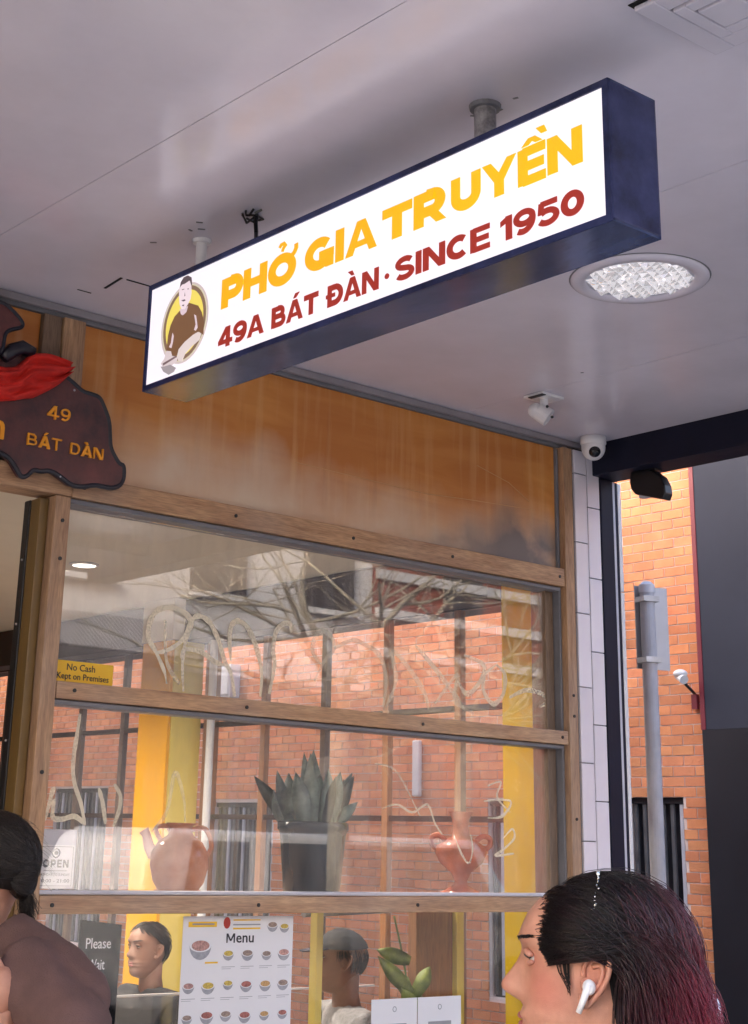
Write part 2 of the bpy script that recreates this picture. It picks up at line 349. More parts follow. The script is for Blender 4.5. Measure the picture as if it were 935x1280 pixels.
# crack lines in the veneer
ck = MB(); ck.tube([(3.3, -.001, 2.98), (3.6, -.001, 2.975), (3.95, -.001, 2.97), (4.2, -.001, 2.985), (4.55, -.001, 3.0)], .0014, 5)
ck.tube([(4.22, -.001, 3.13), (4.4, -.001, 3.09), (4.52, -.001, 3.03)], .0013, 5); ck.build('veneer_crack', pm('lifted veneer', (.6, .34, .15), rough=.7), fas[1])
MB().box(.2, 4.745, -.012, .03, 3.287, 3.322).build('top_rail', GREYM, shop, bevel=.003)
MB().box(.2, 4.9, -.03, -.014, 3.3, 3.325).build('cornice_strip', pm('grey cornice paint', (.26, .24, .26), rough=.5, var=.15), shop, bevel=.003)
# posts
MB().box(2.321, 2.376, -.035, .075, 0, 2.698).build('post', WZ, shop, bevel=.003)
MB().box(2.288, 2.319, .004, .062, 0, 2.69).build('door_jamb', BRASS, shop, bevel=.003)
MB().box(2.232, 2.3, -.02, .07, 2.777, 3.285).build('post', WDARK, shop, bevel=.003)
MB().box(2.302, 2.383, -.03, .05, 2.777, 3.286).build('post', WZ, shop, bevel=.003)
MB().box(4.688, 4.741, -.04, .03, 0, 3.286).build('post', WZ, shop, bevel=.003)
MB().box(4.674, 4.686, -.012, .09, 0, 3.28).build('post', GREYM, shop, bevel=.002)
MB().box(4.625, 4.672, .02, .1, 0, 2.7).build('window_jamb', WDARK, shop, bevel=.003)
# rails
def rail(x0, x1, z0, z1, y0=-.035, y1=.07, name='rail', m=WX):
    r = MB().box(x0, x1, y0, y1, z0, z1).build(name, m, shop, bevel=.003)
    return r
SCREW = MB().lathe([(.001, -.0015), (.0062, -.001), (.0062, .003)], 10).build('screw', BLACK, None)
SCREW_ME = SCREW.data; bpy.data.objects.remove(SCREW)
def screws(par, pts, y):
    for x, z in pts: put('screw', SCREW_ME, (x, y, z), par, (math.pi/2, 0, 0))
r = rail(2.378, 4.686, 2.7, 2.773, name='header_rail'); screws(r, [(2.42, 2.735), (3.02, 2.737), (3.55, 2.736), (4.05, 2.737), (4.655, 2.738)], -.0355)
rail(2.378, 4.672, 2.682, 2.698, y0=-.02, name='glazing_bead', m=GREYM)
r = rail(2.378, 4.686, 2.078, 2.13, name='transom'); screws(r, [(2.44, 2.105), (3.1, 2.104), (3.9, 2.104), (4.65, 2.105)], -.0355)
rail(2.378, 4.672, 2.062, 2.076, y0=-.02, name='glazing_bead', m=GREYM)
r = rail(2.378, 4.686, 1.463, 1.514, name='sill'); screws(r, [(2.42, 1.488), (3.18, 1.488), (3.88, 1.488), (4.5, 1.488)], -.0355)
rail(2.378, 4.672, 1.516, 1.528, y0=-.015, y1=.03, name='glazing_bead', m=PALEM)
r = rail(.2, 2.376, 2.7, 2.775, name='door_header'); screws(r, [(2.2, 2.74)], -.0355)
r = [o_ for o_ in shop.children if o_.name.startswith('post')][0]; screws(r, [(2.35, 2.62), (2.352, 2.5), (2.35, 1.86)], -.0355)
r2 = [o_ for o_ in shop.children if o_.name.startswith('post')][3]; screws(r2, [(4.715, 2.27), (4.716, 2.19), (4.715, 1.8)], -.0405)
MB().box(2.378, 4.672, .0, .08, 0, .5).build('stall_riser', CHAR, shop)
# panes
panes = []
for z0, z1 in ((2.131, 2.681), (1.529, 2.061), (.502, 1.462)):
    panes.append(MB().box(2.378, 4.672, .03, .038, z0, z1).build('window_pane', GLASSL if z1 < 1.5 else GLASS, shop))
# door leaf edge standing open inside
MB().box(2.284, 2.3, .064, .1, 0, 2.69).build('door_edge', BLACK, shop, bevel=.004)
dd = MB()
for z in (2.5, 2.3, 1.95): dd.ell((2.283, .08, z), (.004, .004, .004), 8, 6)
dd.build('door_stud', STEEL, shop)
# pier of stacked white tiles at the corner
pier = MB().box(4.752, 4.914, -.03, .15, 0, 3.29).build('tiled_pier', GROUT, shop)
TME = MB().box(-.036, .036, -.006, .006, -.1452, .1452).build('tile', TILE, None, bevel=.002); TM = TME.data; bpy.data.objects.remove(TME)
def tile(x, z0, z1):
    o_ = put('tile', TM, (x, -.034, (z0+z1)/2), pier); o_.scale = (1.04, 1, (z1-z0-.004)/.2904)
    b_ = o_.modifiers.new('bevel', 'BEVEL'); b_.width = .002; b_.segments = 2
for x, j in ((4.7915, [3.288, 3.186, 2.895, 2.603, 2.308, 2.014, 1.72, 1.426, 1.132, .838, .544, .25, 0]), (4.8725, [3.288, 3.052, 2.755, 2.454, 2.165, 1.871, 1.577, 1.283, .989, .695, .4, .1, 0])):
    for a, b_ in zip(j, j[1:]): tile(x, b_, a)
MB().box(-8, 4.9, -.02, .2, 3.33, 7.6).build('unseen_upper_wall', CHAR, shop)  # out of view; height set to hold sun and sky off the lane bricks
MB().box(-8, -.002+.2, -.02, .2, 0, 3.33).build('side_front_wall', CHAR, shop)
MB().box(4.87, 5.05, .2, 40, 3.0, 7.6).build('unseen_lane_upper_wall', CHAR, shop)  # out of view; lengthened and raised to block sun from the far bricks
MB().box(-8, 4.868, .22, 40, 7.5, 7.58).build('roof', CHAR, shop)  # out of view; extended with the walls to shade the lane

# navy steel frame at the awning's end, with pale strips of the blind track beside it
fr = thing('steel_frame', 'navy steel post and beam closing the end of the awning beside the tiled pier', 'frame', (4.95, 0, 0))
MB().box(4.918, 4.998, -.04, .12, 0, 3.19).build('post', NAVYD, fr, bevel=.004)
MB().box(4.8695, 5.03, -4.0, .12, 3.192, 3.4).build('beam', NAVYD, fr, bevel=.004)
MB().box(5.0, 5.016, -.036, .1, 0, 3.188).build('blind_track', PALEM, fr, bevel=.003)
MB().box(5.018, 5.034, -.033, .1, 0, 3.188).build('track_gap', NAVYD, fr)
MB().box(5.036, 5.058, -.034, .1, 0, 2.72).build('corner_trim', WHITE, fr, bevel=.003)
MB().box(5.036, 5.058, -.034, .1, 2.724, 3.188).build('corner_trim', WHITE, fr, bevel=.003)

# ------------------------------------------------------------------ awning
aw = thing('awning', 'flat grey panelled awning over the footpath with the lightbox hung beneath', 'awning', (2, -2, CZ))
MB().box(-8, 4.87, -3.3, -.001, CZ+.03, CZ+.2).build('awning_deck', DARKGAP, aw)
xs = [1.849+1.14*i for i in range(-9, 4)]
for a, b_ in zip(xs, xs[1:]):
    b_ = min(b_, 4.868)
    MB().box(a+.0012, b_-.0012, -3.29, -.002, CZ, CZ+.028).build('ceiling_panel', CEIL, aw)
MB().box(-8, 5.03, -3.36, -3.302, CZ-.06, CZ+.24).build('awning_fascia', CHAR, aw)
# access hatch outline near the facade
h = MB()
h.obox((2.303, -.315, CZ-.001), (.006, .058, 0), (.004, -.0006, 0), (0, 0, .001))
h.box(2.316, 2.45, -.376, -.37, CZ-.0025, CZ-.0008)
h.box(2.25, 2.3, -.19, -.185, CZ-.002, CZ-.0008)
h.build('hatch_gap', DARKGAP, aw)
# four-way vent
vt = thing('ceiling_vent', 'square slotted air vent in the awning ceiling above the lightbox end', 'vent', (2.34, -2.6, CZ))
def frame_sq(cx, cy, ho, hi, z0, z1):
    b = MB(); b.box(cx-ho, cx+ho, cy+hi, cy+ho, z0, z1); b.box(cx-ho, cx+ho, cy-ho, cy-hi, z0, z1)
    b.box(cx-ho, cx-hi, cy-hi+.0005, cy+hi-.0005, z0, z1); b.box(cx+hi, cx+ho, cy-hi+.0005, cy+hi-.0005, z0, z1); return b
MB().box(2.195, 2.485, -2.74, -2.456, CZ-.003, CZ-.001).build('vent_backing', DARKGAP, vt)
frame_sq(2.34, -2.598, .135, .085, CZ-.016, CZ-.004).build('vent_ring', CEIL, vt, bevel=.003)
frame_sq(2.34, -2.598, .08, .05, CZ-.02, CZ-.004).build('vent_ring', CEIL, vt, bevel=.003)
MB().box(2.295, 2.385, -2.643, -2.553, CZ-.022, CZ-.004).build('vent_centre', CEIL, vt, bevel=.003)
# round faceted light
dl = thing('round_ceiling_light', 'round recessed ceiling light with a faceted crystal lens below the lightbox end', 'ceiling light', (3.45, -1.458, CZ))
CXL, CYL = 3.447, -1.462
ring = MB()
pr = [(.206, 0), (.206, -.006), (.197, -.012), (.166, -.012), (.16, -.003)]
n = 56
vv = [(CXL+r_*math.cos(2*math.pi*j/n), CYL+r_*math.sin(2*math.pi*j/n), CZ+z_) for r_, z_ in pr for j in range(n)]
ring.add(vv, [(i*n+j, i*n+(j+1) % n, (i+1)*n+(j+1) % n, (i+1)*n+j) for i in range(4) for j in range(n)])
ring.build('trim_ring', CEIL, dl, smooth=True)
lens = MB(); g_ = .027; k_ = 6; pts = {}; rad_ = .161       # moulded prism lens: little four-sided pyramids in a square grid
for i in range(-k_, k_+1):
    for j in range(-k_, k_+1):
        x, y = i*g_, j*g_
        if math.hypot(x, y) > rad_-.006: continue
        zt = CZ-.009-random.uniform(0, .009); h_ = g_*.5
        ang = math.radians(20); ca, sa = math.cos(ang), math.sin(ang)
        q = [(x-h_, y-h_), (x+h_, y-h_), (x+h_, y+h_), (x-h_, y+h_)]
        tx, ty = x+random.uniform(-.009, .009), y+random.uniform(-.009, .009)
        P_ = [(CXL+u*ca-v*sa, CYL+u*sa+v*ca, CZ-.004) for u, v in q]+[(CXL+tx*ca-ty*sa, CYL+tx*sa+ty*ca, zt)]
        lens.add(P_, [(0, 1, 4), (1, 2, 4), (2, 3, 4), (3, 0, 4)])
LENSM = emit('prism lens', (1, .95, .97), .4/2**vs.exposure); lp_ = LENSM.node_tree.nodes['Principled BSDF']; lp_.inputs['Metallic'].default_value = .85; lp_.inputs['Base Color'].default_value = (.95, .93, .96, 1); lp_.inputs['Roughness'].default_value = .07
lens.build('prism_lens', LENSM, dl)
MB().lathe([(.165, -.0025), (.165, -.0008)], 40, (CXL, CYL, CZ)).build('reflector', PALEM, dl)
gl = MB(); gl.tube([(CXL+.208*math.cos(a*.1308), CYL+.208*math.sin(a*.1308), CZ-.0005) for a in range(49)], .0025, 5, cap=False); gl.build('seal', GREYM, dl)

# ------------------------------------------------------------------ lightbox sign
SX0, SX1, SY0, SY1, SZ0, SZ1 = 2.22, 2.366, -2.378, -.665, 2.88, 3.2
sg = thing('lightbox_sign', 'long lit white lightbox sign in a navy case lettered PHỞ GIA TRUYỀN', 'sign', ((SX0+SX1)/2, (SY0+SY1)/2, SZ0))
t_ = .016
b = MB(); b.box(SX0, SX1, SY0, SY1, SZ0, SZ0+.006); b.box(SX0, SX1, SY0, SY1, SZ1-.006, SZ1)
b.build('case', CASE, sg)
MB().box(SX0, SX1, SY0-.002, SY0+.006, SZ0+.006, SZ1-.006).build('end_plate', NAVY, sg, bevel=.002); MB().box(SX0, SX1, SY1-.006, SY1+.002, SZ0+.006, SZ1-.006).build('end_plate', NAVY, sg, bevel=.002)
for xa, xb in ((SX0-.004, SX0+.004), (SX1-.004, SX1+.004)):
    b = MB(); b.box(xa, xb, SY0, SY1, SZ0+.0005, SZ0+t_); b.box(xa, xb, SY0, SY1, SZ1-t_, SZ1-.0005)
    b.box(xa, xb, SY0, SY0+.016, SZ0+t_+.0003, SZ1-t_-.0003); b.box(xa, xb, SY1-.014, SY1, SZ0+t_+.0003, SZ1-t_-.0003); b.build('bezel', NAVY, sg)
FACE = emit('lit acrylic', (1.0, .935, 1.03), SIGN_GLOW)
face = MB().box(SX0-.001, SX0+.002, SY0+.017, SY1-.015, SZ0+t_+.001, SZ1-t_-.001).build('lit_face', FACE, sg)
MB().box(SX1-.002, SX1+.001, SY0+.017, SY1-.015, SZ0+t_+.001, SZ1-t_-.001).build('lit_face', FACE, sg)

# heavy stroke lettering -------------------------------------------------
def arc(cx, cy, rx, ry, a0, a1, n=14):
    return [(cx+rx*math.cos(math.radians(a0+(a1-a0)*i/n)), cy+ry*math.sin(math.radians(a0+(a1-a0)*i/n))) for i in range(n+1)]
def glyph(ch, w=.24):
    e = w/2; S = []; P = []
    if ch == 'Đ': W, S, P = glyph('D', w); P = P+[[(-.1, .42), (.5, .42), (.5, .6), (-.1, .6)]]; return W, S, P
    if ch in 'ÁÀ':
        W, S, P = glyph('A', w); P = P+[[(.45, 1.08), (.62, 1.08), (.86, 1.3), (.58, 1.3)] if ch == 'Á' else [(.5, 1.08), (.67, 1.08), (.55, 1.3), (.26, 1.3)]]; return W, S, P
    if ch == 'Ở':
        W, S, P = glyph('O', w); S = S+[([(.95, .82), (1.06, .9), (1.13, 1.02), (1.12, 1.16)], .15, 0), ([(.44, 1.24), (.5, 1.32), (.62, 1.33), (.68, 1.25), (.6, 1.18), (.56, 1.08)], .11, 0)]; return W, S, P
    if ch == 'Ề':
        W, S, P = glyph('E', w); P = P+[[(.12, 1.06), (.34, 1.06), (.45, 1.14), (.56, 1.06), (.78, 1.06), (.56, 1.25), (.34, 1.25)], [(.74, 1.24), (.92, 1.24), (.84, 1.44), (.58, 1.44)]]; return W, S, P
    if ch == 'P': W = .92; S = [([(e, 0), (e, 1)], w, 0), ([(e, 1-e), (.55, 1-e)]+arc(.55, .64, .25, .24, 90, -90)+[(e, .4)], w, 0)]
    elif ch == 'R': W = .96; W_, S, P = glyph('P', w); P = [[(.36, .42), (.66, .42), (.98, 0), (.68, 0)]]
    elif ch == 'H': W = 1.0; S = [([(e, 0), (e, 1)], w, 0), ([(W-e, 0), (W-e, 1)], w, 0), ([(e, .5), (W-e, .5)], w*.85, 0)]
    elif ch == 'O': W = 1.14; S = [(arc(W/2, .5, W/2-e, .52-e, 0, 360, 32), w, 1)]
    elif ch == '0': W = .92; S = [(arc(W/2, .5, W/2-e, .51-e, 0, 360, 32), w, 1)]
    elif ch == 'G': W = 1.1; S = [(arc(W/2, .5, W/2-e, .51-e, 42, 340, 28), w, 0), ([(.55, .43), (W, .43)], w*.8, 0), ([(W-e, .43), (W-e, 0)], w*.95, 0)]
    elif ch == 'C': W = 1.02; S = [(arc(W/2+.03, .5, W/2-e+.02, .51-e, 48, 312, 28), w, 0)]
    elif ch == 'I': W = w+.02; S = [([(W/2, 0), (W/2, 1)], w, 0)]
    elif ch == 'A': W = 1.12; P = [[(0, 0), (.27, 0), (W/2+.1, 1), (W/2-.15, 1)], [(W, 0), (W-.27, 0), (W/2-.1, 1), (W/2+.15, 1)], [(.24, .2), (W-.24, .2), (W-.3, .38), (.3, .38)]]
    elif ch == 'T': W = .94; S = [([(0, 1-e), (W, 1-e)], w*.92, 0), ([(W/2, 0), (W/2, 1-e)], w, 0)]
    elif ch == 'U': W = 1.0; S = [([(e, 1), (e, .42)]+arc(W/2, .42, W/2-e, .42-e+.01, 180, 360)+[(W-e, 1)], w, 0)]
    elif ch == 'Y': W = 1.1; P = [[(0, 1), (.29, 1), (W/2+.12, .5), (W/2+.12, .34), (W/2-.12, .36)], [(W, 1), (W-.29, 1), (W/2-.12, .5), (W/2-.12, .34), (W/2+.12, .36)]]; S = [([(W/2, 0), (W/2, .45)], w, 0)]
    elif ch == 'E': W = .86; S = [([(e, 0), (e, 1)], w, 0)]+[([(e, y), (W-(.05 if y == .5 else 0), y)], w*.84, 0) for y in (.1, .5, .9)]
    elif ch == 'N': W = 1.04; S = [([(e, 0), (e, 1)], w, 0), ([(W-e, 0), (W-e, 1)], w, 0)]; P = [[(0, 1), (.3, 1), (W, 0), (W-.3, 0)]]
    elif ch == 'M': W = 1.1; S = [([(e, 0), (e, 1)], w, 0), ([(W-e, 0), (W-e, 1)], w, 0)]; P = [[(0, 1), (.22, 1), (W/2+.09, .2), (W/2-.09, .2)], [(W, 1), (W-.22, 1), (W/2-.09, .2), (W/2+.09, .2)]]
    elif ch == 'D': W = 1.0; S = [([(e, 0), (e, 1)], w, 0), ([(e, 1-e), (.48, 1-e)]+arc(.48, .5, .4, .5-e, 90, -90)+[(e, e)], w, 0)]
    elif ch == 'B': W = .96; S = [([(e, 0), (e, 1)], w, 0), ([(e, 1-e*.9), (.56, 1-e*.9)]+arc(.56, .7, .2, .19, 90, -90, 10)+[(e, .52)], w*.9, 0), ([(e, .51), (.6, .51)]+arc(.6, .31, .24, .2, 90, -90, 10)+[(e, .11)], w*.9, 0)]
    elif ch == 'S': W = .94; S = [(arc(.47, .71, .33, .19, 25, 250, 14)+arc(.47, .29, .35, .2, 80, -155, 16), w*.9, 0)]
    elif ch == '4': W = .98; P = [[(.5, 1), (.78, 1), (.3, .34), (.0, .34)]]; S = [([(0, .27), (W, .27)], w*.8, 0), ([(.67, 0), (.67, 1)], w, 0)]
    elif ch == '9': W = .92; S = [(arc(.46, .66, .34, .24, 0, 360, 24), w*.9, 1), (arc(.4, .56, .41, .46, 10, -120, 14), w*.9, 0)]
    elif ch == '1': W = .5; S = [([(W-e, 0), (W-e, 1)], w, 0)]; P = [[(0, .84), (0, .62), (.3, .74), (.3, 1)]]
    elif ch == '5': W = .92; S = [([(.84, .9), (.16, .9)], w*.85, 0), ([(.2, .95), (.16, .48)], w*.85, 0), (arc(.44, .34, .36, .25, 135, -150, 18), w*.88, 0)]
    elif ch == '·': W = .2; P = [arc(.1, .42, .13, .13, 0, 330, 11)]
    else: W = .4
    return W, S, P
def stroke_poly(pts, w, closed):
    pts = [Vector((a, b)) for a, b in pts]; n = len(pts)
    pts = [p for i, p in enumerate(pts) if i == 0 or (p-pts[i-1]).length > 1e-4]; n = len(pts)
    if closed: pts = pts[:-1]; n -= 1
    L_, R2 = [], []
    for i, p in enumerate(pts):
        a = pts[(i-1) % n] if (closed or i > 0) else None; c = pts[(i+1) % n] if (closed or i < n-1) else None
        d1 = (p-a).normalized() if a is not None else None; d2 = (c-p).normalized() if c is not None else None
        d1 = d1 or d2; d2 = d2 or d1
        n1 = Vector((-d1.y, d1.x)); n2 = Vector((-d2.y, d2.x)); m = (n1+n2)
        m = m.normalized() if m.length > 1e-6 else n1
        k = 1/max(.45, m.dot(n1)); L_.append(p+m*w/2*k); R2.append(p-m*w/2*k)
    return L_, R2
def word(txt, u0, u1, v0, v1, f, parent, mat, w=.24, th=.0016, gap=.1, pname='letter'):
    """heavy letters fitted between u0..u1 and v0..v1; f(u, v, d) gives the point, d metres proud"""
    G = [glyph(c, w) for c in txt]; tot = sum(g[0] for g in G)+gap*(len(G)-1)
    sx = (u1-u0)/tot; sy = v1-v0; x = 0; outs = []
    for g in G:
        b = MB(); lift = 0
        def tr(a, c, d): return f(u0+(x+a)*sx, v0+c*sy, d)
        for pts, ww, cl in g[1]:
            L_, R2 = stroke_poly(pts, ww, cl); n = len(L_); d1 = th+lift; lift += .00012
            vv = [tr(*p, d1) for p in L_]+[tr(*p, d1) for p in R2]+[tr(*p, 0) for p in L_]+[tr(*p, 0) for p in R2]
            ff = []
            for i in range(n if cl else n-1):
                j = (i+1) % n
                ff += [(i, j, n+j, n+i), (i, 2*n+i, 2*n+j, j), (n+i, n+j, 3*n+j, 3*n+i)]
            if not cl: ff += [(0, n, 3*n, 2*n), (n-1, 3*n-1, 4*n-1, 2*n-1)]
            b.add(vv, ff)
        for pl in g[2]:
            d1 = th+lift; lift += .00012; b.prism(pl, tr, 0, d1)
        outs.append(b.build(pname, mat, parent)); x += g[0]+gap
    return outs
def onsign(u, v, d): return (SX0-.0012-d, u, v)
OR = [emit('amber vinyl', (1.0, .46+.028*i, .008), SIGN_GLOW*.98) for i in range(3)]
RD = emit('brick red vinyl', (.36, .03, .018), SIGN_GLOW*.95)
for txt, a, b_, mt in (('PHỞ', -1.03, -1.352, OR[0]), ('GIA', -1.388, -1.662, OR[0]), ('TR', -1.681, -1.897, OR[1]), ('UYỀN', -1.915, -2.305, OR[2])):
    word(txt, a, b_, 3.034, 3.119, onsign, face, mt, w=.31, gap=.05)
for txt, a, b_ in (('49A', -1.026, -1.226), ('BÁT', -1.258, -1.446), ('ĐÀN', -1.482, -1.671), ('·', -1.694, -1.706), ('SINCE', -1.728, -2.036), ('1950', -2.068, -2.305)):
    word(txt, a, b_, 2.923, 2.979, onsign, face, RD, w=.275, gap=.06)
# the seated man emblem
def flat(poly, name, col, lift, s=1.0):
    MB().prism(poly, lambda u, v, d: onsign(u, v, d), 0, lift).build(name, emit(name+' ink', col, SIGN_GLOW*s), face)
def ellp(ry, rz, cy=-.857, cz=3.04, k=40): return [(cy+ry*math.cos(2*math.pi*i/k), cz+rz*math.sin(2*math.pi*i/k)) for i in range(k)]
flat(ellp(.115, .117), 'emblem_rim', (.62, .52, .52), .0006); flat(ellp(.108, .111), 'emblem_gold', (.68, .62, .42), .0008)
flat(ellp(.104, .108), 'emblem_ring', (.24, .15, .1), .001)
flat(ellp(.091, .096), 'emblem_disc', (.88, .72, .14), .0012)
torso=[(-.829,3.081),(-.876,3.094),(-.922,3.074),(-.941,3.05),(-.953,3.02),(-.954,2.981),(-.934,2.994),(-.905,2.993),(-.866,2.982),(-.838,2.967),(-.832,2.951),(-.814,2.952),(-.795,2.971),(-.776,2.979),(-.779,3.02),(-.789,3.049),(-.807,3.071)]
facep=[(-.824,3.153),(-.839,3.158),(-.869,3.164),(-.881,3.147),(-.885,3.121),(-.882,3.104),(-.871,3.092),(-.857,3.08),(-.841,3.084),(-.83,3.099),(-.825,3.119),(-.823,3.138)]
hairp=[(-.825,3.15),(-.828,3.167),(-.842,3.179),(-.862,3.179),(-.879,3.169),(-.885,3.146),(-.882,3.144),(-.873,3.161),(-.849,3.157),(-.832,3.159)]
neckp=[(-.831,3.087),(-.872,3.085),(-.876,3.094),(-.865,3.069),(-.848,3.064),(-.838,3.07)]
arm1=[(-.944,2.988),(-.929,2.996),(-.905,2.993),(-.866,2.982),(-.838,2.967),(-.832,2.948),(-.839,2.934),(-.857,2.927),(-.87,2.945),(-.903,2.961),(-.936,2.971)]
arm2=[(-.776,2.977),(-.8,2.97),(-.806,2.955),(-.835,2.947),(-.831,2.933),(-.797,2.926),(-.766,2.93),(-.751,2.945),(-.768,2.956)]
bowlp=[(-.752,2.936),(-.771,2.932),(-.801,2.931),(-.828,2.916),(-.819,2.906),(-.794,2.903),(-.767,2.918)]
flat(torso, 'emblem_shirt', (.2, .1, .05), .0014)
flat(neckp, 'emblem_neck', (.7, .55, .62), .0016); flat(facep, 'emblem_face', (.86, .72, .78), .0018)
flat(hairp, 'emblem_hair', (.11, .08, .09), .002)
flat(arm2, 'emblem_forearm', (.68, .58, .6), .0018); flat(arm1, 'emblem_forearm', (.74, .64, .62), .002); flat(bowlp, 'emblem_bowl', (.36, .32, .34), .0022)
flat([(-.762,2.943),(-.829,2.951),(-.832,2.946),(-.765,2.936)], 'emblem_cuff', (.2, .13, .14), .0024)
for pl in ([(-.904,3.053),(-.914,3.047),(-.921,3.025),(-.925,3.009),(-.916,3.002),(-.908,3.007),(-.915,3.021)], [(-.802,3.024),(-.809,3.013),(-.807,2.996),(-.801,2.979),(-.788,2.985),(-.797,2.995),(-.799,3.01)]): flat(pl, 'emblem_highlight', (.74, .6, .66), .0018)
for pl in ([(-.836,3.144),(-.848,3.143),(-.849,3.141),(-.838,3.141)], [(-.864,3.139),(-.871,3.138),(-.872,3.135),(-.865,3.136)], [(-.836,3.111),(-.854,3.11),(-.859,3.105),(-.847,3.105)], [(-.841,3.096),(-.853,3.095),(-.851,3.09),(-.845,3.092)], [(-.852,3.132),(-.856,3.12),(-.851,3.119)]): flat(pl, 'emblem_feature', (.16, .1, .13), .002)
# hangers
for y, r_, mt in ((-1.944, .026, pm('worn galvanised pole', (.3, .29, .3), rough=.45, var=.6, vs_=30, metal=.4, bump=.2)), (-.8, .016, WHITE)):
    MB().tube([(2.3, y, SZ1-.02), (2.3, y, CZ-.012)], r_, 20).build('hanger_pole', mt, sg)
    MB().lathe([(r_, CZ-.012), (r_+.01, CZ-.011), (r_+.012, CZ-.001)], 20, (2.3, y, 0)).build('pole_flange', GREYM if y < -1 else WHITE, sg)
random.seed(4); b = MB()
for k in range(9):
    x, y = random.choice([(2.27, -.74), (2.25, -.9), (2.3, -1.98), (2.3, -1.08), (4.05, -.7)]); x += random.gauss(0, .035); y += random.gauss(0, .04); l_ = random.uniform(.003, .011); an = random.uniform(0, 3.14)
    b.obox((x, y, CZ-.001), (l_*math.cos(an), l_*math.sin(an), 0), (-.003*math.sin(an), .003*math.cos(an), 0), (0, 0, .0008))
b.build('paint_chip', GREYM, aw)['kind'] = 'stuff'
b = MB()
b.tube([(2.3, -1.062, CZ-.002), (2.295, -1.066, CZ-.03), (2.31, -1.05, CZ-.05), (2.296, -1.07, CZ-.08), (2.305, -1.06, SZ1)], .006, 6)
for k in range(7):
    a = random.uniform(0, 6.28); b.tube([(2.3, -1.062, CZ-.004), (2.3+.03*math.cos(a), -1.062+.03*math.sin(a), CZ-.004-random.uniform(0, .02)), (2.3+.04*math.cos(a+.5), -1.062+.04*math.sin(a+.5), CZ-.002)], .0035, 5)
b.build('cable_bundle', BLACK, sg)

# ------------------------------------------------------------------ cameras, lamps under the awning
dm = thing('dome_camera', 'white dome security camera in the ceiling corner over the tiled pier', 'security camera', (4.775, -.13, CZ))
MB().lathe([(.052, -.001), (.054, -.03), (.05, -.036)], 28, (4.775, -.13, CZ)).build('base', WHITE, dm, smooth=True)
MB().ell((4.775, -.13, CZ-.045), (.05, .05, .055), 28, 18).build('housing', WHITE, dm, smooth=True)
ld = (CAM_POS-Vector((4.775, -.13, CZ-.045))).normalized(); ld = (ld+Vector((.1, -.1, -.35))).normalized()
c0 = Vector((4.775, -.13, CZ-.05))+ld*.034
MB().ell(c0, (.026, .026, .026), 20, 12).build('lens', pm('camera lens', (.01, .01, .014), rough=.08, var=.1, bump=0), dm, smooth=True)
sp = thing('ceiling_spotlight', 'small white swivel spotlight on a square plate beside the facade', 'spotlight', (4.18, -.4, CZ))
MB().box(4.12, 4.24, -.45, -.35, CZ-.012, CZ-.0006).build('plate', WHITE, sp, bevel=.003)
MB().box(4.115, 4.135, -.452, -.378, CZ-.016, CZ-.013).build('plate_gap', BLACK, sp)
MB().tube([(4.18, -.4, CZ-.012), (4.18, -.4, CZ-.05)], .016, 14).build('stem', WHITE, sp, smooth=False)
b = MB(); b.tube([(4.165, -.385, CZ-.06), (4.19, -.415, CZ-.088)], [.034, .036], 18); b.ell((4.158, -.378, CZ-.058), (.03, .03, .03), 14, 10); b.build('head', WHITE, sp)
b = MB(); [b.ell(p_, (.006, .006, .006), 8, 6) for p_ in ((4.165, -.43, CZ-.05), (4.146, -.4, CZ-.075), (4.18, -.44, CZ-.09))]; b.build('knuckle_screw', BLACK, sp)
# hooded black light on the beam
hl = thing('hooded_light', 'black half-round hooded light hanging from the navy beam', 'light', (4.95, -.3, 3.19))
def onX_(px, py, X):
    return Vector((0, 0, 0))
hood = [(u+.035, v) for u, v in [(-.235, 3.191), (-.225, 3.15), (-.232, 3.12), (-.25, 3.095), (-.36, 3.062), (-.395, 3.052), (-.408, 3.075), (-.405, 3.11), (-.385, 3.15), (-.35, 3.178), (-.31, 3.19)]]
MB().prism(hood, lambda u, v, d: (d, u, v), 4.925, 4.975).build('hood', BLACK, hl, bevel=.005)
MB().box(4.93, 4.98, -.32, -.24, 3.185, 3.195).build('bracket', BLACK, hl)
MB().box(4.935, 4.965, -.3, -.23, 3.078, 3.09).build('lens', PALEM, hl)

# ------------------------------------------------------------------ carved plaque, red scarf
def onpl(u, v, d): return (u, -.035-d, v)
pq = thing('carved_plaque', 'dark carved wooden plaque with black wavy edge and orange 49 BÁT DÀN letters', 'plaque', (2.2, -.05, 2.74))
MAPP=[(2.31,3.07),(2.336,3.056),(2.365,3.038),(2.4,3.036),(2.432,3.033),(2.453,3.0),(2.474,2.96),(2.48,2.917),(2.485,2.874),(2.509,2.841),(2.524,2.826),(2.543,2.825),(2.543,2.766),(2.51,2.744),(2.474,2.743),(2.439,2.744),(2.392,2.729),(2.352,2.728),(2.309,2.751),(2.274,2.763),(2.242,2.753),(2.215,2.756),(2.198,2.732),(2.176,2.724),(2.157,2.749),(2.136,2.772),(2.108,2.787),(2.057,2.79),(1.95,2.78),(1.8,2.75),(1.66,2.76),(1.56,2.8),(1.55,2.9),(1.6,3.0),(1.7,3.06),(1.85,3.1),(1.99,3.12),(2.07,3.115),(2.2,3.12)]
def smooth_poly(P, it=2):
    for _ in range(it):
        Q = []
        for i in range(len(P)):
            a, b_ = P[i], P[(i+1) % len(P)]
            Q += [(a[0]*.75+b_[0]*.25, a[1]*.75+b_[1]*.25), (a[0]*.25+b_[0]*.75, a[1]*.25+b_[1]*.75)]
        P = Q
    return P
MS = smooth_poly(MAPP)
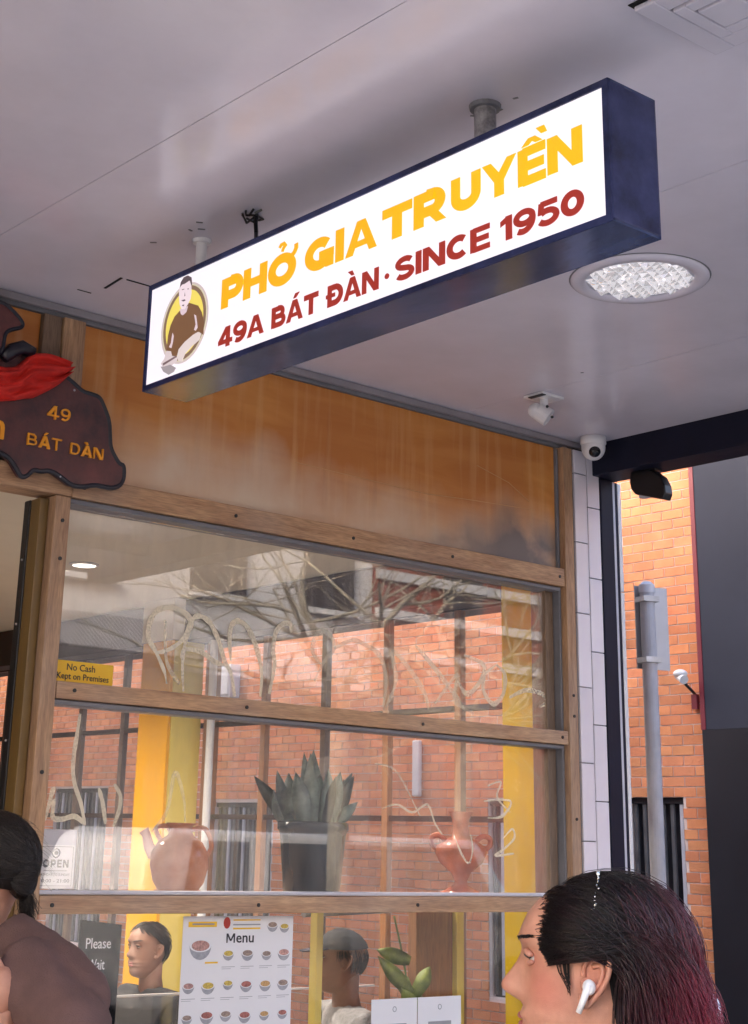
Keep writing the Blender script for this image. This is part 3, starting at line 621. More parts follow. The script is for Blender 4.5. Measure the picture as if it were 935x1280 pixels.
MB().prism(MS, onpl, .0, .034).build('board', PLAQUE, pq, bevel=.003)
pts = [onpl(u, v, .03) for u, v in MS]+[onpl(*MS[0], .03)]
MB().tube(pts, .0085, 8, cap=False).build('carved_edge', PLAQE, pq, smooth=True)
HAT = [(1.9,3.13),(1.88,3.24),(1.95,3.26),(2.047,3.255),(2.081,3.237),(2.118,3.208),(2.12,3.192),(2.1,3.183),(2.072,3.17),(2.06,3.15),(2.06,3.09),(1.98,3.06)]
HS = smooth_poly(HAT)
MB().prism(HS, onpl, .036, .06).build('carved_hat', PLAQUE, pq, bevel=.003)
MB().tube([onpl(u, v, .058) for u, v in HS]+[onpl(*HS[0], .058)], .007, 8, cap=False).build('hat_edge', PLAQE, pq, smooth=True)
b = MB(); b.tube([onpl(u, v, .05) for u, v in ((2.07, 3.08), (2.095, 3.11), (2.13, 3.128), (2.17, 3.12))], [.018, .024, .024, .018], 10); b.build('carved_knob', PLAQE, pq, smooth=True)
for u, v in ((2.335, 3.035), (2.31, 2.748)):
    MB().ell(onpl(u, v, .036), (.004, .003, .004), 8, 6).build('nail', STEEL, pq)
def text_obj(body, u0, u1, v0, v1, f, mat, parent, name='lettering', th=.0015, off=0, keep=True, res=3):
    c = bpy.data.curves.new('t', 'FONT'); c.body = body; c.offset = off; c.resolution_u = res; c.extrude = .01
    o_ = bpy.data.objects.new('t', c); COL.objects.link(o_)
    dg = bpy.context.evaluated_depsgraph_get(); me = bpy.data.meshes.new_from_object(o_.evaluated_get(dg))
    vs2 = [v_.co.copy() for v_ in me.vertices]; fs2 = [list(p_.vertices) for p_ in me.polygons]
    bpy.data.objects.remove(o_); bpy.data.curves.remove(c); bpy.data.meshes.remove(me)
    xa, xb = min(v_.x for v_ in vs2), max(v_.x for v_ in vs2); ya, yb = min(v_.y for v_ in vs2), max(v_.y for v_ in vs2)
    m_ = MB(); m_.add([f(u0+(v_.x-xa)/(xb-xa)*(u1-u0), v0+(v_.y-ya)/(yb-ya)*(v1-v0), th if v_.z > 0 else 0) for v_ in vs2], fs2)
    return m_.build(name, mat, parent)
pb = pq.children[0]
def onb(u, v, d): return onpl(u, v, .0342+d)
def tilt(f, u0, s): return lambda u, v, d: f(u, v-(u-u0)*s, d)
word('49', 2.245, 2.328, 2.925, 2.968, onb, pb, OLET, w=.135, th=.007)
word('BÁT', 2.183, 2.303, 2.827, 2.865, onb, pb, OLET, w=.135, th=.007, gap=.14)
word('DÀN', 2.337, 2.457, 2.826, 2.862, onb, pb, OLET, w=.135, th=.007, gap=.14)
text_obj('n', 2.06, 2.101, 2.828, 2.885, onb, OLET, pb, 'letter', th=.007, off=.02)
# scarf: a band of wavy folds hung across the plaque
sf = MB(); nu, nv = 60, 26; vv = []
def scarf_pt(i, j, back):
    s = i/nu; q = j/nv
    x = 1.62+s*.685
    def lerp(T):
        for (p0, v0), (p1, v1) in zip(T, T[1:]):
            if p0 <= x <= p1: return v0+(v1-v0)*(x-p0)/(p1-p0)
        return T[-1][1]
    top = lerp([(1.6, 3.0), (2.069, 3.05), (2.119, 3.068), (2.165, 3.118), (2.22, 3.124), (2.31, 3.116)]); bot = lerp([(1.6, 2.93), (2.05, 2.94), (2.117, 2.95), (2.187, 2.977), (2.269, 3.037), (2.31, 3.078)])
    z = top+(bot-top)*q
    fold = .012*math.sin(q*15+s*7+1.5*math.sin(s*9))+.006*math.sin(q*31-s*17)+.006*noise.noise(Vector((s*9, q*7, 1)))
    y = -.086-.02*math.sin(q*math.pi)-fold
    return (x, y+(.012 if back else 0), z+.003*math.sin(s*23+q*3))
for bk in (0, 1):
    for i in range(nu+1):
        for j in range(nv+1): vv.append(scarf_pt(i, j, bk))
K = (nu+1)*(nv+1); ff = []
for i in range(nu):
    for j in range(nv):
        a = i*(nv+1)+j; ff += [(a, a+1, a+nv+2, a+nv+1), (K+a, K+a+nv+1, K+a+nv+2, K+a+1)]
for i in range(nu):
    a = i*(nv+1); ff.append((a, a+nv+1, K+a+nv+1, K+a)); a += nv; ff.append((a, K+a, K+a+nv+1, a+nv+1))
for j in range(nv):
    a = j; ff.append((a, K+a, K+a+1, a+1)); a = nu*(nv+1)+j; ff.append((a, a+1, K+a+1, K+a))
sf.add(vv, ff); o = sf.build('red_scarf', SCARF, None, smooth=True, origin=(2.1, -.09, 3.0))
tag(o, 'bright red cloth scarf draped in folds over the carved plaque', 'scarf')

# ------------------------------------------------------------------ signs on the glass
def onfront(y): return lambda u, v, d: (u, y-d, v)
st = thing('cash_notice', 'yellow No Cash Kept on Premises sticker low in the upper pane', 'sticker', (2.48, .028, 2.134))
MB().box(2.394, 2.612, .0262, .0275, 2.132, 2.2).build('sticker_sheet', YPRINT, st)
f_ = onfront(.026)
text_obj('No Cash', 2.443, 2.545, 2.171, 2.192, f_, INK, st, th=.0006, off=.012); text_obj('Kept on Premises', 2.409, 2.597, 2.138, 2.163, f_, INK, st, th=.0006, off=.012)
op = thing('open_sign', 'white OPEN sign with opening hours in the corner of the middle pane', 'sign', (2.447, .05, 1.529))
MB().box(2.38, 2.52, .046, .052, 1.53, 1.7).build('card', PALEM, op, bevel=.004)
MB().box(2.384, 2.516, .044, .0455, 1.533, 1.655).build('card_face', PAPER, op)
f_ = onfront(.0438)
b = MB()
for a, c, d, e_ in ((2.39, 2.51, 1.538, 1.5392), (2.39, 2.51, 1.6495, 1.6507), (2.39, 2.3912, 1.5394, 1.6493), (2.5088, 2.51, 1.5394, 1.6493)): b.box(a, c, .0434, .0438, d, e_)
b.build('border_line', INK, op)
for tx, a, c in (('O', 2.408, 2.43), ('P', 2.435, 2.452), ('E', 2.457, 2.472), ('N', 2.477, 2.496)): word(tx, a, c, 1.591, 1.613, f_, op, INK, w=.26, th=.0005)
text_obj('MONDAY TO SUNDAY', 2.4, 2.503, 1.567, 1.574, f_, INK, op, th=.0005, off=.01); text_obj('10:00 - 21:00', 2.4, 2.503, 1.548, 1.558, f_, INK, op, th=.0005, off=.01)
b = MB(); b.box(2.412, 2.492, .0434, .0438, 1.5805, 1.5822); b.tube([(2.451+.0125*math.cos(i*.2618), .0437, 1.632+.0125*math.sin(i*.2618)) for i in range(25)], .0018, 5, cap=False); b.ell((2.451, .0437, 1.632), (.007, .0006, .006), 12, 6); b.build('round_emblem', INK, op)
op.location.x += .016
wt = thing('waiting_sign', 'tall black board reading Please Wait To Be Seated behind the lower pane', 'sign', (2.68, .1, .6))
MB().prism([(2.594, .6), (2.6, 1.44), (2.745, 1.425), (2.735, .6)], onfront(.1), 0, .014).build('board', pm('matt black board', (.004, .004, .005), rough=.85, spec=.1, var=.1, bump=0), wt, bevel=.002)
f_ = onfront(.0855)
for tx, a, c, z in (('Please', 2.619, 2.708, 1.358), ('Wait', 2.63, 2.69, 1.298), ('To Be', 2.622, 2.694, 1.238), ('Seated', 2.622, 2.71, 1.176)):
    text_obj(tx, a, c, z, z+.03, f_, PAPER, wt, th=.0006)
# menu poster
mn = thing('menu_poster', 'white menu poster with rows of bowl pictures behind the lower pane', 'poster', (3.14, .03, .9))
MB().box(2.93, 3.372, .022, .0235, .9, 1.452).build('sheet', PAPER, mn)
f_ = onfront(.0218)
word('M', 3.1, 3.134, 1.372, 1.4, f_, mn, INK, w=.17, th=.0005); text_obj('enu', 3.139, 3.21, 1.3715, 1.3935, f_, INK, mn, th=.0005, off=.015)
for q_ in ((2.95, 3.06, 1.42, 1.436), (3.125, 3.235, 1.438, 1.442), (3.125, 3.235, 1.412, 1.417), (2.945, 3.07, 1.07, 1.09), (3.11, 3.24, 1.04, 1.1), (3.02, 3.07, 1.312, 1.317)):
    MB().box(q_[0], q_[1], .0213, .0218, q_[2], q_[3]).build('yellow_heading', YPRINT, mn)
b = MB(); b.box(2.965, 3.05, .0209, .0212, 1.426, 1.431); b.box(3.125, 3.235, .0213, .0218, 1.424, 1.428); b.box(2.955, 3.06, .0209, .0212, 1.078, 1.084); b.box(3.28, 3.355, .0213, .0218, 1.1, 1.104)
for r_, zc in ((0, 1.335), (1, 1.245), (2, 1.155)):
    for c_ in range(6):
        if r_ == 0 and c_ < 2: continue
        xc = 2.962+c_*.075
        b.box(xc-.026, xc+.026, .0213, .0218, zc-.035, zc-.0335); b.box(xc-.026, xc+.01, .0213, .0218, zc-.0405, zc-.0393)
b.build('caption_line', GINK, mn)
FOOD = [pm('broth '+str(i), c, rough=.6, var=.5, vs_=160, bump=0) for i, c in enumerate([(.45, .25, .22), (.3, .22, .18), (.55, .4, .08), (.5, .3, .12), (.35, .12, .1), (.3, .32, .2)])]
BOWLC = pm('printed bowl', (.33, .33, .36), rough=.6, var=.2, vs_=60, bump=0)
def bowl(x, z, r, i):
    m_ = MB()
    rim = [(x+r*math.cos(a*.314), z+r*.45*math.sin(a*.314)) for a in range(20)]
    body = [(x+r*math.cos(math.pi+a*.3142), z+(r*1.0)*math.sin(math.pi+a*.3142)) for a in range(11)]
    m_.prism(body, f_, 0, .0004); m_.cm = 1; m_.prism(rim, f_, .0004, .0007); m_.cm = 2
    m_.prism([(x+(u-x)*.82, z+(v-z)*.82) for u, v in rim], f_, .0007, .001)
    m_.build('bowl_picture', [BOWLC, PAPER, FOOD[i % 6]], mn)
bowl(3.0, 1.365, .042, 0); bowl(3.285, 1.425, .022, 1); bowl(3.335, 1.42, .02, 2)
for r_, zc in ((0, 1.34), (1, 1.25), (2, 1.16)):
    for c_ in range(6):
        if r_ == 0 and c_ < 2: continue
        bowl(2.962+c_*.075+random.uniform(-.003, .003), zc+random.uniform(-.003, .003), random.uniform(.02, .026), random.randint(0, 5))
MB().ell((3.1, .0216, 1.432), (.014, .0006, .018), 12, 6).build('red_emblem', REDP, mn)
MB().box(3.12, 3.122, .0213, .0218, 1.0, 1.0015).build('rule_line', GINK, mn)
# two folded cards
for i, (a, c, lb) in enumerate(((3.722, 3.932, 'left white card of the pair standing on the counter behind the lower pane'), (3.937, 4.145, 'right white card of the pair standing on the counter beside the plant'))):
    cdt = thing('counter_card', lb, 'card', ((a+c)/2, .028, .9), group='pair of white counter cards')
    MB().box(a, c, .02, .0225, .9, 1.183).build('sheet', PAPER, cdt)
    b = MB(); m_ = (a+c)/2; b.box(m_-.055, m_+.055, .0193, .0199, 1.092, 1.104); b.tube([(m_+.008*math.cos(k*.52), .0197, 1.15+.008*math.sin(k*.52)) for k in range(13)], .0012, 4, cap=False); b.box(m_-.05, m_+.05, .0193, .0199, 1.07, 1.075)
    b.build('print', GINK, cdt)

# ------------------------------------------------------------------ scrawl scratched on the panes
GR=[(0,.85,.011,[(2.82,2.161),(2.807,2.201),(2.773,2.255),(2.739,2.301),(2.741,2.351),(2.768,2.392),(2.817,2.408),(2.869,2.399),(2.902,2.373),(2.894,2.338),(2.861,2.297),(2.812,2.267),(2.768,2.255)]),
(0,.85,.011,[(2.887,2.142),(2.878,2.224),(2.882,2.291),(2.898,2.36),(2.922,2.39),(2.959,2.388),(2.992,2.361),(3.022,2.313),(3.047,2.256),(3.076,2.216),(3.096,2.142)]),
(0,.8,.01,[(2.869,2.248),(2.878,2.274),(2.903,2.28),(2.956,2.273),(3.01,2.248),(3.058,2.24)]),
(0,.75,.011,[(3.073,2.258),(3.064,2.335),(3.072,2.379),(3.098,2.394),(3.132,2.381),(3.161,2.345),(3.186,2.295),(3.206,2.228),(3.204,2.15)]),
(0,.65,.011,[(3.328,2.379),(3.321,2.408),(3.287,2.402),(3.26,2.372),(3.252,2.31),(3.26,2.258),(3.242,2.162)]),
(0,.4,.009,[(2.8,2.366),(2.814,2.234),(2.87,2.165)]),
(0,.32,.011,[(3.439,2.222),(3.481,2.293),(3.525,2.343),(3.508,2.387),(3.463,2.4),(3.434,2.368),(3.428,2.322),(3.467,2.281)]),
(0,.3,.011,[(3.525,2.343),(3.6,2.379),(3.647,2.378),(3.742,2.341),(3.776,2.251),(3.762,2.157)]),
(0,.3,.012,[(3.777,2.158),(3.824,2.255),(3.806,2.359),(3.888,2.307),(3.971,2.22),(3.988,2.162)]),
(0,.35,.013,[(3.92,2.394),(4.02,2.319),(4.122,2.232),(4.173,2.182)]),
(0,.42,.012,[(4.174,2.382),(4.279,2.355),(4.261,2.292),(4.191,2.237),(4.139,2.282)]),
(0,.4,.012,[(4.351,2.362),(4.288,2.319),(4.278,2.257),(4.331,2.212),(4.386,2.253),(4.396,2.328),(4.351,2.362)]),
(0,.42,.012,[(4.422,2.243),(4.514,2.278),(4.607,2.271),(4.635,2.241),(4.587,2.219)]),
(0,.3,.01,[(4.021,2.188),(4.139,2.306),(4.122,2.208),(4.225,2.168)]),
(1,.7,.009,[(2.407,1.721),(2.42,1.765),(2.429,1.81),(2.438,1.818)]),
(1,.75,.01,[(2.438,1.788),(2.436,1.736),(2.468,1.729),(2.512,1.739),(2.55,1.718)]),
(1,.7,.009,[(2.551,1.714),(2.531,1.777),(2.503,1.836),(2.493,1.896),(2.499,1.981),(2.505,2.043)]),
(1,.7,.009,[(2.624,1.72),(2.609,1.78),(2.591,1.825)]),
(1,.5,.009,[(2.652,1.713),(2.669,1.759),(2.671,1.805),(2.646,1.839)]),
(1,.25,.008,[(2.921,1.736),(2.911,1.807),(2.872,1.885),(2.849,1.765),(2.795,1.702)]),
(1,.55,.006,[(4.297,1.907),(4.369,1.924),(4.347,1.868),(4.418,1.816)]),
(1,.55,.006,[(4.277,1.851),(4.419,1.857),(4.377,1.801),(4.296,1.791)]),
(1,.6,.006,[(4.376,1.719),(4.427,1.755),(4.437,1.721),(4.375,1.679),(4.335,1.658),(4.436,1.667)]),
(1,.45,.005,[(4.119,1.726),(4.158,1.662),(4.196,1.629),(4.216,1.676),(4.206,1.729)]),
(1,.45,.005,[(3.766,1.806),(3.838,1.822),(3.912,1.798),(3.986,1.827),(4.024,1.763),(4.062,1.725)]),
(1,.35,.005,[(3.727,1.959),(3.8,1.95),(3.855,1.913),(3.949,1.787)])]
def spline(P, k=6):
    out = []; n = len(P)
    for i in range(n-1):
        p0, p1, p2, p3 = P[max(i-1, 0)], P[i], P[i+1], P[min(i+2, n-1)]
        for s in range(k):
            t = s/k; out.append(tuple(.5*(2*b_+(c-a)*t+(2*a-5*b_+4*c-d)*t*t+(3*b_-a-3*c+d)*t**3) for a, b_, c, d in zip(p0, p1, p2, p3)))
    out.append(P[-1]); return out
for k, fade, w_, P in GR:
    Q = spline(P); n = len(Q)
    rad = [w_*.98*(.45+.5*min(1, 4*i/n, 4*(n-1-i)/n+.2)+.35*noise.noise(Vector((i*.3, w_*900+P[0][0]*7, 0)))) for i in range(n)]
    o = MB().tube([(u, .0285-i*1e-6, v) for i, (u, v) in enumerate(Q)], rad, 6, flat=(1, .0292, .05)).build('scratched_scrawl', ETCH, panes[k], fix=True)
    o['fade'] = fade*.95

# ------------------------------------------------------------------ pots on the sill shelf
sh = MB().box(2.378, 4.67, .082, .42, 1.475, 1.507).build('shelf', WX, None, bevel=.003, origin=(3.5, .25, 1.475)); tag(sh, 'long timber display shelf just inside the window carrying the pots', 'shelf')
jg = thing('ceramic_jug', 'amber glazed jug with a stubby spout and two handles on the shelf', 'jug', (3.03, .22, 1.508))
jx, jy, jz = 3.045, .23, 1.508
MB().lathe([(.02, .0), (.055, 0), (.062, .006), (.085, .04), (.098, .09), (.096, .13), (.075, .165), (.045, .185), (.036, .2), (.038, .215), (.05, .222), (.05, .226), (.034, .224), (.03, .2)], 36, (jx, jy, jz)).build('body', JUG, jg, smooth=True)
dR = Vector((.78, -.62, 0))
def jp(a, z): return (jx+dR.x*a, jy+dR.y*a, jz+z)
MB().tube([jp(-.085, .12), jp(-.105, .15), jp(-.115, .185), jp(-.125, .2)], [.022, .018, .015, .018], 12).build('spout', JUG, jg, smooth=True)
MB().tube(spline([jp(-.06, .16), jp(-.085, .205), jp(-.05, .215), jp(-.035, .2)]), .008, 8).build('handle', JUG, jg, smooth=True)
MB().tube(spline([jp(.035, .205), jp(.08, .21), jp(.105, .16), jp(.09, .12)]), .008, 8).build('handle', JUG, jg, smooth=True)
for a in (-.06, .06): MB().ell(jp(a, .008), (.02, .02, .012), 12, 8).build('foot', JUG, jg, smooth=True)
ur = thing('terracotta_urn', 'terracotta urn with flared neck and scrolled handles on a pedestal foot', 'urn', (4.34, .22, 1.508))
ux, uy, uz = 4.342, .22, 1.508
MB().lathe([(.03, 0), (.085, 0), (.085, .01), (.06, .022), (.028, .04), (.024, .055), (.04, .085), (.082, .12), (.1, .155), (.096, .18), (.06, .2), (.036, .215), (.03, .25), (.034, .28), (.045, .302), (.049, .306), (.038, .303), (.024, .26)], 36, (ux, uy, uz)).build('body', TERRA, ur, smooth=True)
for s in (-1, 1):
    def up_(a, z): return (ux+dR.x*a*s, uy+dR.y*a*s, uz+z)
    MB().tube(spline([up_(.06, .2), up_(.085, .218), up_(.112, .21), up_(.112, .185), up_(.095, .17)]), [.01]*25, 8).build('handle', TERRA, ur, smooth=True)
pt = thing('snake_plant', 'snake plant with upright grey-green leaves in a dark blue pot', 'potted plant', (3.61, .23, 1.508))
px_, py_, pz_ = 3.615, .23, 1.508
MB().lathe([(.04, 0), (.095, 0), (.1, .006), (.118, .2), (.122, .215), (.128, .22), (.128, .245), (.118, .247), (.112, .22), (.04, .215)], 36, (px_, py_, pz_)).build('pot', POTB, pt, smooth=True)
def leaf(base, tip, wid, mat, parent, bend=.02, name='leaf', twist=0):
    base, tip = Vector(base), Vector(tip); ax = (tip-base); side = ax.cross(Vector((.59, .74, 0))).normalized()
    if twist: side.rotate(Matrix.Rotation(twist, 3, ax.normalized()))
    nrm = ax.cross(side).normalized(); v2 = []; k = 9
    for i in range(k+1):
        t = i/k; c = base+ax*t+nrm*bend*math.sin(t*math.pi); w2 = wid*(.55+.45*math.sin(min(1, t*1.6)*math.pi/2))*(1-max(0, (t-.55)/.45)**1.7)
        v2 += [c-side*w2+nrm*w2*.25, c-nrm*.002, c+side*w2+nrm*w2*.25, c+nrm*.003]
    f2 = [(i*4+j, i*4+(j+1) % 4, (i+1)*4+(j+1) % 4, (i+1)*4+j) for i in range(k) for j in range(4)]
    return MB().add(v2, f2).build(name, mat, parent, smooth=True)
random.seed(11)
for i in range(26):
    a = random.uniform(-.085, .085); d = random.uniform(-.05, .05)
    bx, by = px_+dR.x*a+.59*d, py_+dR.y*a+.74*d
    hgt = random.uniform(.12, .27)*(1-abs(a)*1.2)+.02
    leaf((bx, by, pz_+.21), (bx+dR.x*a*.75+random.uniform(-.02, .02), by+dR.y*a*.7+random.uniform(-.02, .02), pz_+.21+hgt), random.uniform(.017, .034), random.choice([SNAKE, SNAKE, SNAKED]), pt, random.uniform(-.045, .045), twist=random.uniform(-.6, .6))
for a, z, wd in ((-.22, .4, .026), (-.14, .33, .03), (.16, .32, .024), (-.1, .4, .024)):
    leaf((px_+dR.x*a*.25, py_+dR.y*a*.25, pz_+.21), (px_+dR.x*a, py_+dR.y*a, pz_+z), wd, SNAKED if a < 0 else SNAKE, pt, -.03 if a < 0 else .02)
# small leafy plant low down
lp = thing('leafy_houseplant', 'small green houseplant with tall thin stem behind the white cards', 'potted plant', (4.28, .5, .75))
MB().lathe([(.05, .75), (.07, .78), (.085, .98), (.08, .99)], 20, (4.35, .5, 0)).build('pot', POTB, lp, smooth=True)
MB().tube(spline([(4.35, .5, .98), (4.35, .52, 1.15), (4.33, .54, 1.3), (4.3, .55, 1.42)]), .004, 6).build('stem', GREENL, lp)
for i, (bx, bz, tx, tz) in enumerate(((4.35, 1.1, 4.25, 1.17), (4.35, 1.12, 4.43, 1.24), (4.35, 1.14, 4.18, 1.28), (4.34, 1.26, 4.2, 1.3), (4.35, 1.08, 4.46, 1.13), (4.35, 1.08, 4.27, 1.06), (4.35, 1.11, 4.4, 1.2))):
    leaf((bx, .5, bz), (tx, .45+.03*i, tz), .03, GREENL, lp, .02)

# ------------------------------------------------------------------ interior
o = MB().box(-2, 4.87, .09, 10, -.1, .02).build('interior_floor', MATTEF); tag(o, None, None, kind='structure')
o = MB().box(-2, 4.87, .09, 10, 2.93, 3.0).build('interior_ceiling', CREAM); tag(o, None, None, kind='structure')
o = MB().box(-2, 4.87, 10, 10.2, 0, 3.0).build('interior_back_wall', CREAM); tag(o, None, None, kind='structure')
o = MB().box(-2.2, -2, .2, 10.2, 0, 3.0).build('interior_left_wall', CREAM); tag(o, None, None, kind='structure')
sw = thing('side_window_wall', 'row of tall timber side windows facing the brick lane, dark bulkhead above', 'window wall', (4.9, 3, 0))
MB().box(4.87, 5.05, 10.21, 40, 0, 2.99).build('unseen_lane_wall', CHAR, shop)  # out of view; added length closes this side of the lane to sun
MB().box(4.852, 5.03, .2, 10, 0, .55).build('low_wall', DBROWN, sw)
MB().box(4.72, 4.868, .44, 10, 2.705, 2.928).build('bulkhead', DBROWN, sw, bevel=.004)
MB().box(4.87, 5.03, .2, 10, 2.7, 2.998).build('lintel', DBROWN, sw)
MB().box(4.79, 4.868, .105, .426, .02, 2.928).build('yellow_pilaster', YEL, sw, bevel=.004)
ys = [.765, 1.243, 1.7, 2.184, 2.66, 3.525, 3.997, 4.94, 5.9, 6.9, 7.9]
edges = [.43]+ys+[9.0]
for i, y in enumerate(ys):
    hw = .05 if i == 4 else .02
    MB().box(4.858, 4.892, y-hw, y+hw, .55, 2.7).build('mullion', WIN_IN if i in (0, 1, 3, 4) else MULD, sw, bevel=.003)
for a, b_ in zip(edges, edges[1:]):
    for z in (2.268, 1.8):
        MB().box(4.86, 4.9, a+.03, b_-.03, z-.012, z+.012).build('glazing_bar', DBROWN, sw)
    MB().box(4.88, 4.886, a+.03, b_-.03, .56, 2.698).build('window_pane', GLASS2, sw)
MB().tube([(4.8, 2.56, .02), (4.8, 2.56, 2.7)], .021, 12).build('white_pipe', WHITE, sw)
colm = thing('yellow_column', 'square amber column inside the shop, its front toned paler as if daylit', 'column', (4.75, 2.9, 0))
MB().box(4.66, 4.85, 2.725, 2.745, .02, 2.7).build('front_face', LEMON, colm)  # daylight from the shop window put into this paler colour
MB().box(4.64, 4.658, 2.728, 3.01, .02, 2.7).build('side_face', AMBER, colm)
MB().box(4.66, 4.85, 2.747, 3.005, .02, 2.69).build('core', CREAM, colm)
MB().box(4.636, 4.71, 2.72, 3.02, 2.705, 2.926).build('capital', CREAM, colm)
# lit downlights
LITM = emit('lit downlight', (1, .93, .8), 6*SIGN_GLOW)
dls = [(3.745, 2.19), (3.1, 3.2), (2.6, 1.7), (4.0, .95), (1.2, 2.2), (3.4, 4.6), (1.8, 4.2), (3.9, 3.6)]
lab = ['lit round downlight in the shop ceiling nearest the window corner', 'lit downlight deeper in the cream shop ceiling', 'lit downlight near the shop door head', 'lit downlight close to the yellow pilaster', 'lit downlight over the shop entrance', 'lit downlight far back near the side windows', 'lit downlight far back in the middle of the shop', 'lit downlight beside the dark bulkhead']
for (x, y), lb in zip(dls, lab):
    d = thing('downlight', lb, 'downlight', (x, y, 2.93), group='downlights in the shop ceiling')
    MB().lathe([(.05, 2.921), (.056, 2.925), (.056, 2.9295)], 20, (x, y, 0)).build('bulb_disc', LITM, d)
    frr = MB(); n = 24; pr = [(.058, 2.9295), (.058, 2.92), (.072, 2.923), (.072, 2.9295)]
    frr.add([(x+r_*math.cos(2*math.pi*j/n), y+r_*math.sin(2*math.pi*j/n), z_) for r_, z_ in pr for j in range(n)], [(i*n+j, i*n+(j+1) % n, (i+1)*n+(j+1) % n, (i+1)*n+j) for i in range(3) for j in range(n)]); frr.build('rim', WHITE, d)
    l_ = bpy.data.lights.new('downlight_lamp', 'SPOT'); l_.energy = 24; l_.spot_size = math.radians(140); l_.spot_blend = .8; l_.color = (1, .9, .76); l_.shadow_soft_size = .05
    lo = bpy.data.objects.new('downlight_lamp', l_); COL.objects.link(lo); lo.location = (0, 0, -.02); lo.parent = d
# timber divider and low furniture behind the lower pane
dv = thing('timber_divider', 'tan timber divider panel with a pale edge behind the lower pane', 'divider', (4.5, .6, 0))
MB().box(4.42, 4.62, .55, .6, .02, 1.46).build('panel', WIN_IN, dv, bevel=.003); MB().box(4.625, 4.665, .53, .58, .02, 1.46).build('edge_strip', LEMON, dv, bevel=.003)
ps = MB().box(3.868, 3.9, .5, .54, .02, 1.46).build('pale_upright', LEMON, None, bevel=.003, origin=(3.97, .52, 0)); tag(ps, 'pale yellow upright strip beside the menu poster', 'post')
tb = thing('dining_table', 'small white topped table behind the poster between the two diners', 'table', (3.9, 1.6, 0))
MB().box(3.3, 4.5, 1.3, 1.95, .76, .79).build('tabletop', WHITE, tb, bevel=.004)
for x in (3.35, 4.45):
    for y in (1.35, 1.9): MB().box(x-.02, x+.02, y-.02, y+.02, .02, .758).build('leg', BLACK, tb)
gs = thing('glass_screen', 'low clear glass screen with a thin white top edge among the tables', 'screen', (3.75, 1.0, .6)); MB().box(3.15, 4.6, 1.0, 1.006, .6, 1.118).build('glass_sheet', GLASS2, gs); MB().box(3.15, 4.6, .997, 1.009, 1.119, 1.126).build('top_edge', WHITE, gs)
rl = MB().tube([(3.9, .62, 1.425), (4.6, .9, 1.425)], .012, 10).build('grab_rail', STEEL, None, origin=(4.2, .7, 1.4)); tag(rl, 'thin grey rail running below the window shelf', 'rail')

# ------------------------------------------------------------------ people
def head_mesh(o, F, s=1.0, name='head', mat=SKIN, parent=None, grow=0):
    """o: point between the ears; F: horizontal facing direction"""
    F = Vector(F).normalized(); Lf = Vector((-F.y, F.x, 0)); o = Vector(o)
    Z = [.135, .13, .12, .11, .1, .09, .08, .07, .06, .052, .045, .038, .032, .027, .022, .017, .012, .006, 0, -.006, -.011, -.016, -.021, -.026, -.031, -.036, -.041, -.046, -.05, -.054, -.058, -.062, -.066, -.071, -.077, -.084, -.092, -.1, -.107, -.113, -.118, -.121]
    def itp(tab, z):
        for (a, va), (b_, vb) in zip(tab, tab[1:]):
            if a >= z >= b_:
                t = (a-z)/(a-b_) if a != b_ else 0
                return va+(vb-va)*t
        return tab[-1][1]
    FR = [(.135, 0.0), (.13, .028), (.12, .048), (.1, .071), (.08, .085), (.06, .093), (.045, .0965), (.035, .094), (.024, .0905), (.012, .0895), (-.02, .0905), (-.036, .091), (-.043, .0935), (-.05, .0975), (-.0555, .0955), (-.058, .093), (-.061, .095), (-.067, .0955), (-.075, .0885), (-.084, .0905), (-.094, .092), (-.105, .086), (-.114, .07), (-.121, .04)]
    BK = [(.135, -.01), (.13, -.04), (.12, -.06), (.1, -.081), (.07, -.097), (.04, -.103), (0, -.098), (-.03, -.086), (-.06, -.068), (-.09, -.058), (-.121, -.05)]
    HW = [(.135, .004), (.13, .028), (.12, .044), (.1, .06), (.07, .071), (.04, .0745), (0, .0725), (-.03, .068), (-.06, .0605), (-.09, .048), (-.107, .036), (-.121, .022)]
    NS = [(.135, 0), (.034, 0), (.024, .004), (.012, .0115), (0, .0205), (-.011, .0295), (-.017, .0315), (-.023, .0295), (-.029, .02), (-.035, .006), (-.041, 0), (-.121, 0)]
    n = 72; vv = []
    for z in Z:
        f, b_, hw, ns = itp(FR, z), itp(BK, z), itp(HW, z), itp(NS, z)
        sg = .0075+.0075*max(0, min(1, (.02-z)/.045))
        for j in range(n):
            u = j/n; a = 2*math.pi*(u+.09*math.sin(4*math.pi*u)*0); c, s_ = math.cos(a), math.sin(a)
            a = a-.28*math.sin(2*a)*(1 if c > 0 else 0); c, s_ = math.cos(a), math.sin(a)
            xc = -.005
            x = xc+((f-xc) if c > 0 else (xc-b_))*math.copysign(abs(c)**.92, c); y = hw*math.copysign(abs(s_)**.88, s_)
            if c > 0:
                x += ns*math.exp(-(y/sg)**2)
                x -= .007*math.exp(-((abs(y)-.031)/.013)**2-((z-.02)/.011)**2)
                x += .004*math.exp(-((abs(y)-.03)/.02)**2-((z-.044)/.007)**2)
            vv.append(o+s*(x*F+y*Lf+Vector((0, 0, z if z < .05 else .05+(z-.05)*.8))))
    k = len(Z)
    m_ = MB(); m_.add(vv, [(i*n+j, i*n+(j+1) % n, (i+1)*n+(j+1) % n, (i+1)*n+j) for i in range(k-1) for j in range(n)]+[tuple(range(n)), tuple((k-1)*n+j for j in range(n))[::-1]])
    return m_.build(name, mat, parent, smooth=True)
